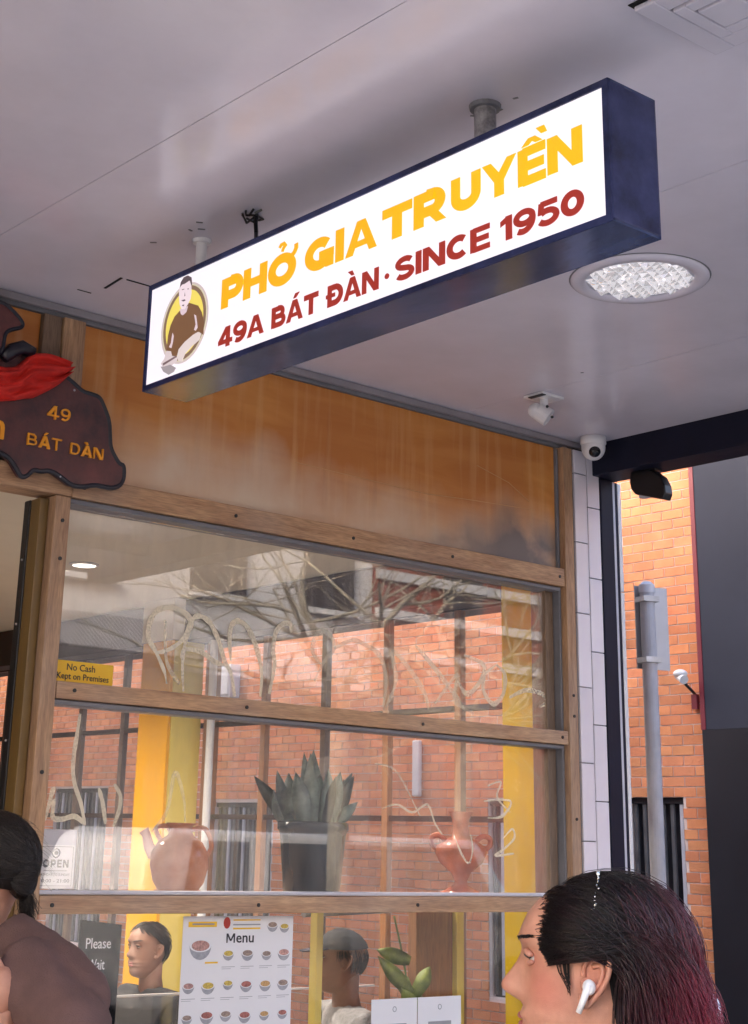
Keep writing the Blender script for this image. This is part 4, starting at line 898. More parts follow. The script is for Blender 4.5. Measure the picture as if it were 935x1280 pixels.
def blush(name, spots):
    m = pm(name, (.49, .225, .15), rough=.48, var=.12, vs_=26, bump=.14, bs=800, col2=(.55, .27, .185), rvar=.16, detail=9)
    t = m.node_tree; p = t.nodes['Principled BSDF']; src = p.inputs['Base Color'].links[0].from_socket
    p.inputs['Subsurface Weight'].default_value = .15; p.inputs['Subsurface Radius'].default_value = (.012, .005, .003)
    tc = N(t, 'ShaderNodeTexCoord')
    for c_, r_, a_ in spots:
        d = N(t, 'ShaderNodeVectorMath', operation='DISTANCE'); t.links.new(tc.outputs['Object'], d.inputs[0]); d.inputs[1].default_value = c_
        mr = N(t, 'ShaderNodeMapRange', interpolation_type='SMOOTHSTEP'); mr.inputs[1].default_value = 0; mr.inputs[2].default_value = r_; mr.inputs[3].default_value = a_; mr.inputs[4].default_value = 0; t.links.new(d.outputs['Value'], mr.inputs[0])
        x = N(t, 'ShaderNodeMix', data_type='RGBA'); t.links.new(mr.outputs[0], x.inputs[0]); t.links.new(src, x.inputs[6]); x.inputs[7].default_value = (.5, .13, .095, 1); src = x.outputs[2]
    t.links.new(src, p.inputs['Base Color']); return m
EYEW = pm('eye white', (.7, .66, .64), rough=.15, var=.03, bump=0); IRIS = pm('brown iris', (.03, .015, .01), rough=.1, var=.2, bump=0)
LIP = pm('lip', (.45, .13, .12), rough=.35, var=.08, bump=.05)
def face_bits(o, F, s, parent, eyes=True):
    F = Vector(F).normalized(); Lf = Vector((-F.y, F.x, 0)); o = Vector(o)
    def P(x, y, z): return o+s*(x*F+y*Lf+Vector((0, 0, z)))
    from mathutils.bvhtree import BVHTree
    po_ = loc_of(parent); bvh = BVHTree.FromPolygons([v_.co for v_ in parent.data.vertices], [list(f_.vertices) for f_ in parent.data.polygons])
    SK_ = parent.data.materials[0]
    for sd_ in (1, -1):
        y = .03*sd_
        MB().ell(P(.0705, y, .021), (.0108*s,)*3, 16, 12).build('eye', EYEW, parent, smooth=True)
        MB().ell(P(.0772, y, .0205), (.0052*s,)*3, 12, 8).build('iris', IRIS, parent, smooth=True)
        lid = [P(.0722+.0125*math.cos(t), y+.0135*math.sin(t)*sd_, .027-.004*abs(math.sin(t))**2) for t in [x*.26 for x in range(-5, 6)]]
        MB().tube(lid, [.002]+[.0042]*9+[.002], 8).build('eyelid', SK_, parent, smooth=True)
        MB().tube([P(.0715+.011*math.cos(t), y+.0125*math.sin(t)*sd_, .0125+.003*abs(math.sin(t))**2) for t in [x*.26 for x in range(-5, 6)]], [.0015]+[.003]*9+[.0015], 8).build('eyelid', SK_, parent, smooth=True)
        MB().tube([p+Vector((0, 0, -.0032))+F*.0022 for p in lid], [.0008]+[.0019]*9+[.0008], 5).build('eyelash', HAIRB, parent)
        br = MB()
        for q in range(60):
            t = -.019+.034*q/59; yy = abs(y)+t; z0 = .0405+.0045*math.sin((t+.02)*42)+random.uniform(-.0018, .0018)
            def bp(yq, z):
                oo = P(.3, yq*sd_, z); h_ = bvh.ray_cast(oo-po_, -F); return (h_[0]+po_ if h_[0] is not None else P(.09, yq*sd_, z))+F*.0007+Lf*sd_*.0004
            br.tube([bp(yy, z0), bp(yy+.004, z0+.0018), bp(yy+.009, z0+.0012)], [.00045, .00045, .0002], 4)
        br.build('eyebrow', HAIRB, parent)
        ear(P(-.002, .0745*sd_, -.002), F, Lf*sd_, s, parent)
    MB().tube([P(.0965-1.6*t*t*18, t, -.0525-.5*abs(t)*.12) for t in [x*.0045 for x in range(-5, 6)]], [.001, .0025, .0035, .004, .0042, .0036, .0042, .004, .0035, .0025, .001], 8).build('lip', LIP, parent, smooth=True)
    MB().tube([P(.0945-1.6*t*t*18, t, -.064) for t in [x*.0045 for x in range(-5, 6)]], [.001, .003, .0045, .005, .0052, .0052, .0052, .005, .0045, .003, .001], 8).build('lip', LIP, parent, smooth=True)
def ear(c, F, O, s, parent):
    """c: ear centre; F facing; O outward"""
    zz = Vector((0, 0, 1)); B = (-F*.55+O*.83).normalized()           # ear plane leans back and outwards
    A = (zz*.97-F*.22).normalized()
    def P(a, b_, d=0): return Vector(c)+s*(A*a+(-F*.92+O*.38).normalized()*b_+O*d)
    e = MB()
    hel = [(-.006, -.012), (.004, -.004), (.004, -.013), (.016, -.015), (.027, -.008), (.0315, .004), (.029, .014), (.02, .0195), (.008, .02), (-.004, .017), (-.014, .012), (-.022, .006), (-.029, .001), (-.031, -.006), (-.026, -.011), (-.018, -.011)]
    e.tube(spline([P(a, b_, .004+.25*max(0, b_)) for a, b_ in hel[2:]], 4), [.0036]*53, 8)
    e.tube(spline([P(.017, -.003, .003), P(.019, .008, .006), P(.01, .012, .008), P(-.004, .01, .008), P(-.013, .003, .006)], 4), .0032, 8)
    e.ell(P(-.026, -.003, .003), (.008*s, .006*s, .0085*s), 12, 8)
    e.ell(P(-.006, -.011, .003), (.0045*s, .005*s, .007*s), 10, 8)
    # the bowl of the ear
    cen = P(.0, .001, -.001); rim = [P(a, b_, .003+.2*max(0, b_)) for a, b_ in hel[2:]]
    vv = [cen]+rim; e.add(vv, [(0, i, i+1) for i in range(1, len(rim))]+[(0, len(rim), 1)])
    return e.build('ear', parent.data.materials[0], parent, smooth=True)
def skin_body(name, mat, parent, verts, edges, radii, root=0, sub=2):
    me = bpy.data.meshes.new(name); po = loc_of(parent)
    me.from_pydata([tuple(Vector(v_)-po) for v_ in verts], edges, []); me.materials.append(mat)
    o_ = bpy.data.objects.new(name, me); COL.objects.link(o_); o_.parent = parent; WLOC[o_.name] = Vector((0, 0, 0))
    sk = o_.modifiers.new('skin', 'SKIN'); sk.use_smooth_shade = True
    lay = me.skin_vertices[0] if me.skin_vertices else None
    if lay is None:
        bpy.context.view_layer.objects.active = o_
        lay = me.skin_vertices[0]
    for i, r_ in enumerate(radii): lay.data[i].radius = r_ if isinstance(r_, tuple) else (r_, r_)
    for i in range(len(radii)): lay.data[i].use_root = (i == root)
    ss = o_.modifiers.new('sub', 'SUBSURF'); ss.levels = sub; ss.render_levels = sub
    tx = bpy.data.textures.get('cloth folds') or bpy.data.textures.new('cloth folds', 'CLOUDS'); tx.noise_scale = .06; tx.noise_depth = 2
    dp = o_.modifiers.new('folds', 'DISPLACE'); dp.texture = tx; dp.strength = .028; dp.mid_level = .5; dp.texture_coords = 'LOCAL'
    return o_
def pix(depth, px, py):           # a point seen at a given distance along the camera axis, used once to measure a pose
    d = fw*1902.2+R_*(px-392.3)+U_*(419.4-py); return CAM_POS+d*depth/1902.2

# --- woman in the foreground -----------------------------------------
WF = (-R_.x*math.cos(math.radians(13))+fw.x*math.sin(math.radians(13)), -R_.y*math.cos(math.radians(13))+fw.y*math.sin(math.radians(13)), 0)
WF = Vector(WF).normalized(); WL = Vector((-WF.y, WF.x, 0))
EARP = Vector((1.605, -2.804, 1.527))
WO = EARP-WL*.0745+WF*.002
wom = thing('person', 'woman in profile with dark burgundy wavy hair, white earbud and silver hair chain', 'person', (WO.x, WO.y, 0))
def WP(x, y, z): return WO+x*WF+y*WL+Vector((0, 0, z))
rel = lambda x, y, z: tuple(WP(x, y, z)-Vector((WO.x, WO.y, 0)))
SKINW = blush('rosy skin', [(rel(.055, .05, -.015),   .05, .6), (rel(.055, -.05, -.015), .05, .75), (rel(.122, 0, -.016), .03, .22), (rel(-.002, .08, .0), .035, .5), (rel(.07, .04, .02), .022, .35)])
wh = head_mesh(WO, WF, 1.0, 'head', SKINW, wom); face_bits(WO, WF, 1.0, wh)
# neck, trunk, arms, legs as one skinned body in a dark top
V = [WP(-.05, 0, -.62), WP(-.045, 0, -.42), WP(-.04, 0, -.26), WP(-.035, 0, -.185),
     WP(-.04, .155, -.235), WP(-.06, .2, -.5), WP(.02, .19, -.73), WP(.07, .18, -.8), WP(-.04, -.155, -.235), WP(-.06, -.2, -.5), WP(.02, -.19, -.73), WP(.07, -.18, -.8),
     WP(-.05, .09, -.72), WP(.03, .09, -1.08), WP(-.05, .09, -1.45), WP(-.05, -.09, -.72), WP(-.1, -.09, -1.08), WP(-.22, -.09, -1.45)]
E_ = [(0, 1), (1, 2), (2, 3), (2, 4), (4, 5), (5, 6), (6, 7), (2, 8), (8, 9), (9, 10), (10, 11), (0, 12), (12, 13), (13, 14), (0, 15), (15, 16), (16, 17)]
Rr = [(.15, .11), (.14, .1), (.12, .09), (.06, .06), .062, .048, .036, .03, .062, .048, .036, .03, .085, .062, .045, .085, .062, .045]
skin_body('clothed_body', BLACKC, wom, V, E_, Rr)
MB().tube([WP(-.03, 0, -.05), WP(-.03, 0, -.12), WP(-.04, 0, -.21)], [.056, .053, .062], 20).build('neck', SKIN, wom, smooth=True)
for sd_ in (1, -1):
    b = MB(); b.tube([WP(-.05+.08*k, .09*sd_, -1.5) for k in (-.8, 0, 1, 2, 2.4)] if sd_ > 0 else [WP(-.22+.08*k, -.09, -1.5) for k in (-.8, 0, 1, 2, 2.4)], [.03, .045, .045, .035, .02], 10); b.build('shoe', BLACK, wom, smooth=True)
    hand = MB(); c = WP(.1, .18*sd_, -.84); hand.ell(c, (.03, .03, .045), 12, 8)
    for k in range(4): hand.tube([c+WF*(.012*(k-1.5))+Vector((0, 0, -.03)), c+WF*(.014*(k-1.5)+.006)+Vector((0, 0, -.07)), c+WF*(.013*(k-1.5)-.01)+Vector((0, 0, -.1+.006*abs(k-1.2)))], [.009, .0085, .007], 8)
    hand.tube([c+WF*.022, c+WF*.045+Vector((0, 0, -.03)), c+WF*.04+Vector((0, 0, -.055))], [.011, .0095, .008], 8); hand.build('hand', SKIN, wom, smooth=True)
# earbud
eb = MB(); ce = EARP+WL*.012-WF*-.004+Vector((0, 0, -.009)); eb.ell(ce, (.0085, .0085, .0095), 16, 10)
eb.tube([ce+Vector((0, 0, .004))+WL*.004, ce+WF*.007+WL*.004+Vector((0, 0, -.014)), ce+WF*.014+WL*.003+Vector((0, 0, -.03))], [.0055, .0042, .0036], 12); eb.build('earbud', WHITE, wom, smooth=True)
# hair
def hair_mat(name):
    m = bpy.data.materials.new(name); m.use_nodes = True; t = m.node_tree; p = t.nodes['Principled BSDF']
    a = N(t, 'ShaderNodeAttribute', attribute_name='dye'); r = N(t, 'ShaderNodeValToRGB'); e = r.color_ramp.elements
    e[0].color = (.008, .005, .006, 1); e[0].position = .25; e[1].color = (.24, .016, .04, 1); e[1].position = .95
    x = e.new(.6); x.color = (.08, .009, .018, 1)
    t.links.new(a.outputs['Fac'], r.inputs[0]); t.links.new(r.outputs[0], p.inputs['Base Color']); p.inputs['Roughness'].default_value = .42; p.inputs['Specular IOR Level'].default_value = .45
    return m
HAIRW = hair_mat('burgundy hair')
HC = Vector((-.008, 0, .026))
def skull(d, off):               # d: unit direction in head space -> point on the hair surface
    rx = .098 if d.x > 0 else .108; r_ = 1/math.sqrt((d.x/rx)**2+(d.y/.08)**2+(d.z/(.09 if d.z > 0 else .1))**2)
    return HC+d*(r_+off)
def dirv(az, el): return Vector((math.cos(math.radians(el))*math.cos(math.radians(az)), math.cos(math.radians(el))*math.sin(math.radians(az)), math.sin(math.radians(el))))
random.seed(5)
def ribbon_tube(B, P, r0, r1, dye):
    k = len(P)
    n0 = len(B.f); B.tube([WP(*p) for p in P], [r0+(r1-r0)*abs(2*i/(k-1)-.8)**2*.8 for i in range(k)], 3, cap=False); 
    for i in range(k-1):
        for j in range(3): B.dye.append(dye[i])
def hairline(az):
    T = [(0, 47), (18, 40), (27, 26), (37, 6), (46, -8), (56, -4), (64, 4), (72, 8), (94, 8), (100, -16), (181, -40)]
    for (p0, v0), (p1, v1) in zip(T, T[1:]):
        if p0 <= az <= p1: return v0+(v1-v0)*(az-p0)/(p1-p0)
    return -40
hm = MB(); hm.dye = []
NS_ = 7500
for q in range(NS_):
    sd_ = 1 if random.random() < .72 else -1
    kind = random.random()
    if kind < .48:      # from the front hairline, swept over the temple to behind the ear
        az0 = random.uniform(6, 58); el0 = hairline(az0)+abs(random.gauss(0, 6))-1.0
        az1 = random.uniform(106, 150); el1 = random.uniform(-12, 14)
        if el0 < 16: az1 = random.uniform(106, 135); el1 = random.uniform(5, 18)
    elif kind < .8:     # from the parting over the crown
        az0 = random.choice([random.uniform(0, 20), random.uniform(160, 180)]); el0 = random.uniform(62, 89)
        az1 = random.uniform(112, 180); el1 = random.uniform(-25, 5)
    else:               # nape and back
        az0 = random.uniform(110, 180); el0 = random.uniform(-5, 50); az1 = az0+random.uniform(-8, 8); el1 = -25
    d0, d1 = dirv(az0*sd_, el0), dirv(az1*sd_, el1)
    off = random.uniform(.002, .014) if random.random() < .95 else random.uniform(.014, .024); P = []; dye = []
    vol = .01*max(0, -d1.x)
    lock = noise.noise(Vector((az1*.07*sd_, el1*.06, q % 5)))
    m1 = 9
    ang = d0.angle(d1); 
    for i in range(m1+1):
        t = i/m1; d = ((math.sin((1-t)*ang)*d0+math.sin(t*ang)*d1)/max(1e-4, math.sin(ang))).normalized()
        pnt = skull(d, off*(.3+.7*min(1, t*2.5))+vol*t+.003*noise.noise(d*9))
        P.append(pnt)
    last, prev = P[-1], P[-2]; dr = (last-prev).normalized(); ln = random.uniform(.12, .24); st_ = ln/10; cur = last.copy()
    out = Vector((last.x+.02, last.y, 0)).normalized()
    ph = lock*9+random.uniform(-.35, .35)
    for i in range(10):
        t = (i+1)/10
        tgt = Vector((out.x*.22*(1-t)+.03*out.x, out.y*.25*(1-t), -1))
        dr = (dr*.62+tgt.normalized()*.38).normalized(); cur = cur+dr*st_
        wv = (.004+.017*t)*math.sin(t*9.5+ph)
        P.append(cur+out*wv+Vector((0, .5*wv, 0)))
    for i in range(len(P)-1):
        p = P[i]; back = min(1, max(0, (-p.x-.02)/.11)); low = min(1, max(0, (.06-p.z)/.16)); c_ = .2+.7*back*(.6+.4*low)+.2*low*back+.22*noise.noise(Vector((p.x*16, p.y*16, p.z*9+lock*3)))
        dye.append(max(0, min(1, c_)))
    ribbon_tube(hm, P, .0005, .0003, dye)
ho = hm.build('hair', HAIRW, wom, smooth=True, fix=False); at = ho.data.attributes.new('dye', 'FLOAT', 'FACE'); at.data.foreach_set('value', hm.dye); ho['kind'] = 'stuff'
# under-layer that the strands lie on
ul = MB(); vv = []; nA, nE = 144, 40
for i in range(nE+1):
    for j in range(nA):
        az = -180+360*j/nA; lo = max(-55, hairline(abs(az))+2.5); lo = lo if abs(az) < 102 else -55
        el = 90-(90-lo)*i/nE; p = skull(dirv(az, max(el, -15)), .001)
        if el < -15 and abs(az) > 90: k_ = (-15-el)/40; p = p+Vector((-.012*k_, 0, -.11*k_))
        vv.append(WP(*p))
for i in range(nE):
    for j in range(nA): ul.f.append([i*nA+j, i*nA+(j+1) % nA, (i+1)*nA+(j+1) % nA, (i+1)*nA+j]); ul.m.append(0)
ul.v = [tuple(p) for p in vv]
uo = ul.build('hair_underlayer', pm('hair roots', (.009, .006, .006), rough=.75, var=.3, spec=.2, bump=0), wom, smooth=True)
# sideburn wisps
b = MB()
for k in range(30):
    a = random.uniform(.018, .05); b.tube([WP(a+.004, .0735-(a-.02)*.18, .05+random.uniform(-.004, .01)), WP(a*.7+.012, .0755-(a-.02)*.15, .026), WP(a*.45+.018, .0755, .006), WP(.027+random.uniform(-.002, .003), .0735, -.006-random.uniform(0, .016))], [.0006, .0006, .0005, .0002], 3)
b.build('sideburn', uo.data.materials[0], wom)
b = MB()
random.seed(2)
for k in range(12):
    d = dirv(97-k*.8+random.uniform(-2, 2), 74-k*3.6); r_ = random.choice([.0014, .002, .0032]); b.ell(WP(*skull(d, .0175)), (r_, r_*.8, r_*random.uniform(.9, 1.6)), 7, 5, Matrix.Rotation(random.uniform(-.8, .8), 3, 'X'))
b.build('hair_chain', pm('silver chain', (.75, .74, .7), rough=.18, metal=1, var=.1, bump=0), wom, smooth=True)
# pale bag strap behind her hair
bag = thing('shoulder_bag', 'pale shiny bag just behind the burgundy hair at the brick edge', 'bag', (2.05, -2.55, 1.3))
bc = pix(2.25, 878, 1278); b = MB(); b.ell(bc, (.02, .03, .045), 16, 10, Matrix.Rotation(.5, 3, 'Y')); b.ell(bc+Vector((.006, .0, -.04)), (.03, .03, .04), 14, 8)
b.build('bag_body', pm('shiny pale plastic', (.6, .6, .68), rough=.2, var=.2, vs_=30, bump=.4, bs=40), bag, smooth=True)

# --- person at the doorway, left edge ---------------------------------
LH = pix(3.5, -16, 1090)
LF = Vector((-R_.x*.93+fw.x*.45, -R_.y*.93+fw.y*.45, 0)).normalized(); LL = Vector((-LF.y, LF.x, 0))
lpn = thing('person', 'person at the doorway with black hair tied in a bun and a mauve brown coat', 'person', (LH.x, LH.y, 0))
def LP(x, y, z): return LH+x*LF+y*LL+Vector((0, 0, z))
lh = head_mesh(LH, LF, 1.0, 'head', SKIN, lpn); face_bits(LH, LF, 1.0, lh)
b = MB(); nA, nE = 40, 24
vv = []
for i in range(nE+1):
    el = 90-i*(125/nE)
    for j in range(nA):
        d = dirv(-180+360*j/nA, el); rx = .1 if d.x > 0 else .112; r_ = 1/math.sqrt((d.x/rx)**2+(d.y/.082)**2+(d.z/.097)**2); p = HC+d*(r_+.005+.004*noise.noise(d*6)); vv.append(LP(*p))
b.v = [tuple(p) for p in vv]
for i in range(nE):
    for j in range(nA):
        el = 90-(i+.5)*(125/nE); az = abs(-180+360*(j+.5)/nA)
        if (el > 55-az*.3 if az < 66 else (el > 34-(az-66)*.9 if az < 100 else True)): b.f.append([i*nA+j, i*nA+(j+1) % nA, (i+1)*nA+(j+1) % nA, (i+1)*nA+j]); b.m.append(0)
b.build('hair', HAIRB, lpn, smooth=True)
hs_ = MB(); random.seed(8); bunl = Vector((-.115, .01, -.005))
for q in range(1500):
    sd_ = random.choice((1, 1, -1)); az0 = random.uniform(5, 150); el0 = hairline(az0)+random.uniform(0, 45) if az0 < 100 else random.uniform(-20, 40)
    d0 = dirv(az0*sd_, min(89, el0)); d1 = dirv(random.uniform(165, 195), random.uniform(-14, 6)); ang = max(.05, d0.angle(d1)); P = []; of = random.uniform(.006, .014)
    for i in range(11):
        t = i/10; d = ((math.sin((1-t)*ang)*d0+math.sin(t*ang)*d1)/math.sin(ang)).normalized(); rx = .1 if d.x > 0 else .112
        P.append(LP(*(HC+d*(1/math.sqrt((d.x/rx)**2+(d.y/.082)**2+(d.z/.098)**2)+of+.002*noise.noise(d*8)))))
    hs_.tube(P, .0006, 3, cap=False)
for q in range(500):
    c_ = LP(*bunl); a = random.uniform(0, 6.28); tl = random.uniform(-.9, .9); r_ = random.uniform(.028, .036); P = []
    for i in range(12):
        t = a+i*.4; v_ = Vector((math.cos(t), math.sin(t)*math.cos(tl), math.sin(t)*math.sin(tl)))*r_; P.append(pix(3.45, 28, 1096)+Vector((v_.x, v_.y, v_.z*1.5)))
    hs_.tube(P, .0006, 3, cap=False)
for q in range(420):
    b0 = pix(3.44, 32+random.gauss(0, 4), 1118+random.gauss(0, 6)); P = [b0]
    for i in range(7): P.append(P[-1]+R_*random.gauss(.0008, .0025)-U_*.006+fw*random.gauss(0, .002))
    hs_.tube(P, .0006, 3, cap=False)
for q in range(90):
    d0 = dirv(random.uniform(-180, 180), random.uniform(-20, 75)); P = []
    for i in range(6): P.append(LP(*(HC+d0*(.105+.004*i)+Vector((-.006*i, .002*math.sin(i+q), -.001*i*i)))))
    hs_.tube(P, .0004, 3, cap=False)
hx_ = hs_.build('hair_strands', pm('black hair strands', (.022, .015, .013), rough=.4, bump=0), lpn, smooth=True, fix=False); hx_['kind'] = 'stuff'
b = MB(); b.ell(pix(3.45, 28, 1096), (.032, .032, .05), 20, 14); b.build('hair_bun', HAIRB, lpn, smooth=True)
elb = pix(3.14, 120, 1258); wri = pix(3.0, 40, 1345); shd = pix(3.36, 30, 1192)
cm = MB()
cm.tube([LP(-.06, 0, -1.0), LP(-.05, 0, -.75), LP(-.05, 0, -.5), LP(-.05, 0, -.33), LP(-.045, 0, -.24), LP(-.04, 0, -.17)], [.21, .19, .17, .15, .11, .06], 28)
cm.tube([LP(-.05, -.05, -.26), LP(-.05, -.17, -.29), LP(-.03, -.21, -.5), LP(.12, -.16, -.55)], [.08, .075, .06, .045], 16)
m_s = (shd+elb)/2
cm.tube([LP(-.05, .06, -.26), shd, m_s, elb+(shd-elb)*.12, elb], [.085, .085, .074, .058, .04], 18)
cm.tube([elb, (elb+wri)/2, wri], [.048, .055, .05], 16)
cm.tube([LP(-.02, .03, -.3), pix(3.22, 40, 1225), pix(3.1, 90, 1290), pix(3.05, 110, 1340)], [.09, .09, .08, .07], 16)       # the coat swings out under the arm
for q_ in (-1, 0, 1):                                                      # creases running down the sleeve
    o_ = -fw*.07+U_*(.03*q_+.01)
    cm.tube([shd+o_+R_*-.02, m_s+o_*.95+U_*-.012*q_, elb+o_*.5], [.02, .018, .008], 8)
for k_ in range(4):
    t = .25+.18*k_; p_ = shd.lerp(elb, t); cm.tube([p_-fw*.05+U_*.045, p_-fw*.075+R_*.012, p_-fw*.055-U_*.05+R_*.035], [.01, .02, .01], 8)
cm.tube(spline([LP(.05, .07, -.17), LP(-.02, .085, -.16), LP(-.09, .05, -.15), LP(-.1, -.04, -.15)]), .028, 10)
ct = cm.build('coat', COAT, lpn, smooth=True)
md = ct.modifiers.new('fuse', 'REMESH'); md.mode = 'VOXEL'; md.voxel_size = .007; md.use_smooth_shade = True
md = ct.modifiers.new('soften', 'SMOOTH'); md.factor = .5; md.iterations = 6
tx = bpy.data.textures.new('coat folds', 'CLOUDS'); tx.noise_scale = .13; tx.noise_depth = 2
md = ct.modifiers.new('folds', 'DISPLACE'); md.texture = tx; md.strength = .026; md.texture_coords = 'LOCAL'
for s_y in (.09, -.09): MB().tube([LP(-.04, s_y, -.95), LP(-.05, s_y, -1.25), LP(-.06, s_y, -1.6)], [.085, .062, .05], 14).build('trouser_leg', NAVYC, lpn, smooth=True)
# navy scarf collar
b = MB(); b.tube(spline([LP(.08, -.05, -.16), LP(.1, .03, -.17), LP(.05, .08, -.15), LP(-.03, .085, -.135), LP(-.08, .05, -.125)]), [.034]*25, 12); b.tube(spline([LP(.1, .05, -.18), LP(.14, .09, -.27), LP(.14, .1, -.4)]), [.045, .05, .055, .055, .055, .055, .055, .055, .055, .055, .055, .05, .05], 12); b.build('scarf', BLACKC, lpn, smooth=True)
hand = MB(); hc = pix(3.15, 2, 1240); hand.ell(hc, (.035, .03, .05), 14, 10)
for k in range(4): hand.tube([hc+Vector((-.005, 0, .035-.02*k)), hc-.05*R_+Vector((0, 0, .04-.02*k)), hc-.07*R_+.03*fw+Vector((0, 0, .03-.018*k))], [.0095, .009, .0075], 8)
hand.tube([hc+Vector((0, 0, .03)), hc-.02*R_+Vector((0, 0, .065)), hc-.04*R_+Vector((0, 0, .08))], [.012, .01, .008], 8); hand.build('hand', SKIN, lpn, smooth=True)
b = MB(); b.tube([hc+Vector((0, 0, -.03)), pix(3.15, 6, 1300), wri], [.032, .038, .045], 14); b.build('forearm', SKIN, lpn, smooth=True)
for sx_ in (.09, -.09):
    MB().tube([LP(-.14, sx_, -1.58), LP(-.05, sx_, -1.58), LP(.05, sx_, -1.59), LP(.11, sx_, -1.6)], [.03, .045, .042, .02], 10).build('shoe', BLACK, lpn, smooth=True)

# --- two diners behind the glass ---------------------------------------
def diner(name, label, top, F, shirt, cap, grp):
    F = Vector(F).normalized(); o = Vector(top)-Vector((0, 0, .135)); Lf = Vector((-F.y, F.x, 0))
    p = thing('person', label, 'person', (o.x, o.y, 0), group=grp)
    def P(x, y, z): return o+x*F+y*Lf+Vector((0, 0, z))
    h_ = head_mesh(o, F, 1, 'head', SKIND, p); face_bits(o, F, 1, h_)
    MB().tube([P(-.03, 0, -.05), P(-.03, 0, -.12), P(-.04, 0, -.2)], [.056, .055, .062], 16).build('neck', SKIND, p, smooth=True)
    b = MB(); vv = []; nA, nE = 72, 44
    def hl_(az): return 14 if cap else (46-az*.2 if az < 55 else (35-(az-55)*.8 if az < 95 else 3-(az-95)*1.2))
    for i in range(nE+1):
        for j in range(nA):
            az = -180+360*j/nA; lo = hl_(abs(az)); el = 90-(90-lo)*i/nE; vv.append(P(*(skull(dirv(az, el), (.012 if cap else .007)+.002*noise.noise(dirv(az, el)*5)))))
    b.v = [tuple(q) for q in vv]
    for i in range(nE):
        for j in range(nA): b.f.append([i*nA+j, i*nA+(j+1) % nA, (i+1)*nA+(j+1) % nA, (i+1)*nA+j]); b.m.append(0)
    b.build('cap' if cap else 'hair', pm('dark cap cloth', (.03, .032, .04), rough=.9) if cap else HAIRB, p, smooth=True)
    hs2 = MB()
    for q in range(700):
        az = random.uniform(60, 300) if cap else random.uniform(0, 360); az = az if az < 180 else az-360
        el = random.uniform(-28, 16) if cap else random.uniform(hl_(abs(az)), 88)
        if cap and abs(az) < 100 and el < 0: continue
        pts_ = []
        for i in range(5): d_ = dirv(az+(5*i*(1 if az > 0 else -1) if not cap else 0), el-4*i); pts_.append(P(*skull(d_, (.004 if cap else .009)+.0015*i)))
        hs2.tube(pts_, .0009, 3, cap=False)
    h2 = hs2.build('cropped_hair', HAIRB, p, smooth=True, fix=False); h2['kind'] = 'stuff'
    if cap:
        MB().prism([(.06, -.062), (.13, -.055), (.165, -.02), (.165, .02), (.13, .055), (.06, .062)], lambda u, v, d: P(u, v, .058+d-.25*max(0, u-.08)-2*v*v), 0, .006).build('cap_brim', NAVYC, p)
    V = [P(-.06, 0, -.75), P(-.06, 0, -.5), P(-.055, 0, -.25), P(-.05, 0, -.165), P(-.06, .18, -.23), P(0, .23, -.47), P(.24, .15, -.52), P(-.06, -.18, -.23), P(0, -.23, -.5), P(.24, -.15, -.52), P(.3, .1, -.78), P(.33, .1, -1.16), P(.3, -.1, -.78), P(.33, -.1, -1.16)]
    E2 = [(0, 1), (1, 2), (2, 3), (2, 4), (4, 5), (5, 6), (2, 7), (7, 8), (8, 9), (0, 10), (10, 11), (0, 12), (12, 13)]
    skin_body('clothed_body', shirt, p, V, E2, [(.18, .13), (.18, .12), (.16, .11), (.065, .065), .09, .065, .04, .09, .055, .04, .085, .055, .085, .055])
    for sd_ in (1, -1):
        hnd = MB(); c = P(.29, .13*sd_, -.52); hnd.ell(c, (.04, .035, .02), 12, 8)
        for k in range(4): hnd.tube([c+F*.03+Lf*(.016*(k-1.5)), c+F*.06+Lf*(.016*(k-1.5))+Vector((0, 0, .006)), c+F*.085+Lf*(.015*(k-1.5))+Vector((0, 0, -.01))], [.009, .0085, .007], 8)
        hnd.tube([c-Lf*.03*sd_, c-Lf*.045*sd_+F*.03, c-Lf*.04*sd_+F*.05], [.011, .009, .008], 8); hnd.build('hand', SKIN, p, smooth=True)
    st = thing('stool', 'low wooden stool under the '+('capped diner' if cap else 'dark shirted diner'), 'stool', (P(-.06, 0, 0).x, P(-.06, 0, 0).y, 0))
    c = P(-.06, 0, 0); zt = max(.25, c.z-.9)
    MB().lathe([(.16, zt-.03), (.17, zt-.015), (.16, zt)], 24, (c.x, c.y, 0)).build('seat', WX, st)
    for k in range(4): a = k*1.571+.78; MB().tube([(c.x+.13*math.cos(a), c.y+.13*math.sin(a), .02), (c.x+.1*math.cos(a), c.y+.1*math.sin(a), zt-.03)], .014, 8).build('leg', WZ, st)
diner('a', 'diner in a dark cap and grey shirt seated behind the lower pane', (4.36, .95, 1.36), (-.9, .35, 0), GREYC, True, None)
diner('b', 'diner in a black shirt leaning forward left of the menu poster', (4.31, 2.3, 1.315), (-.95, -.1, 0), BLACKC, False, None)

# ------------------------------------------------------------------ brick building across the lane
BX = 10.0
bb = thing('brick_building', 'orange brick building with barred windows across the lane', 'building', (BX, 6, 0))
wins = [(3.531, 4.075, 2.104), (4.62, 5.64, 2.09), (8.7, 9.72, 2.073), (11.9, 13.13, 2.24)]
wall = MB()
y = 3.29
for a, c, zt in wins:
    wall.box(BX, BX+.3, y, a, -.1, 8.5); wall.box(BX, BX+.3, a+.0005, c-.0005, zt, 8.5); wall.box(BX, BX+.3, a+.0005, c-.0005, -.1, .5); y = c
wall.box(BX, BX+.3, y, 24, -.1, 8.5)
wl = wall.build('wall', MORTAR, bb)
MB().box(BX+.31, BX+9, 0, 24, -.1, 8.4).build('block', CHAR, bb)
BR = MB().box(-.0055, .008, -.1, .1, -.034, .034).build('brick', BRICK, None); BRM = BR.data; bpy.data.objects.remove(BR)
random.seed(3)
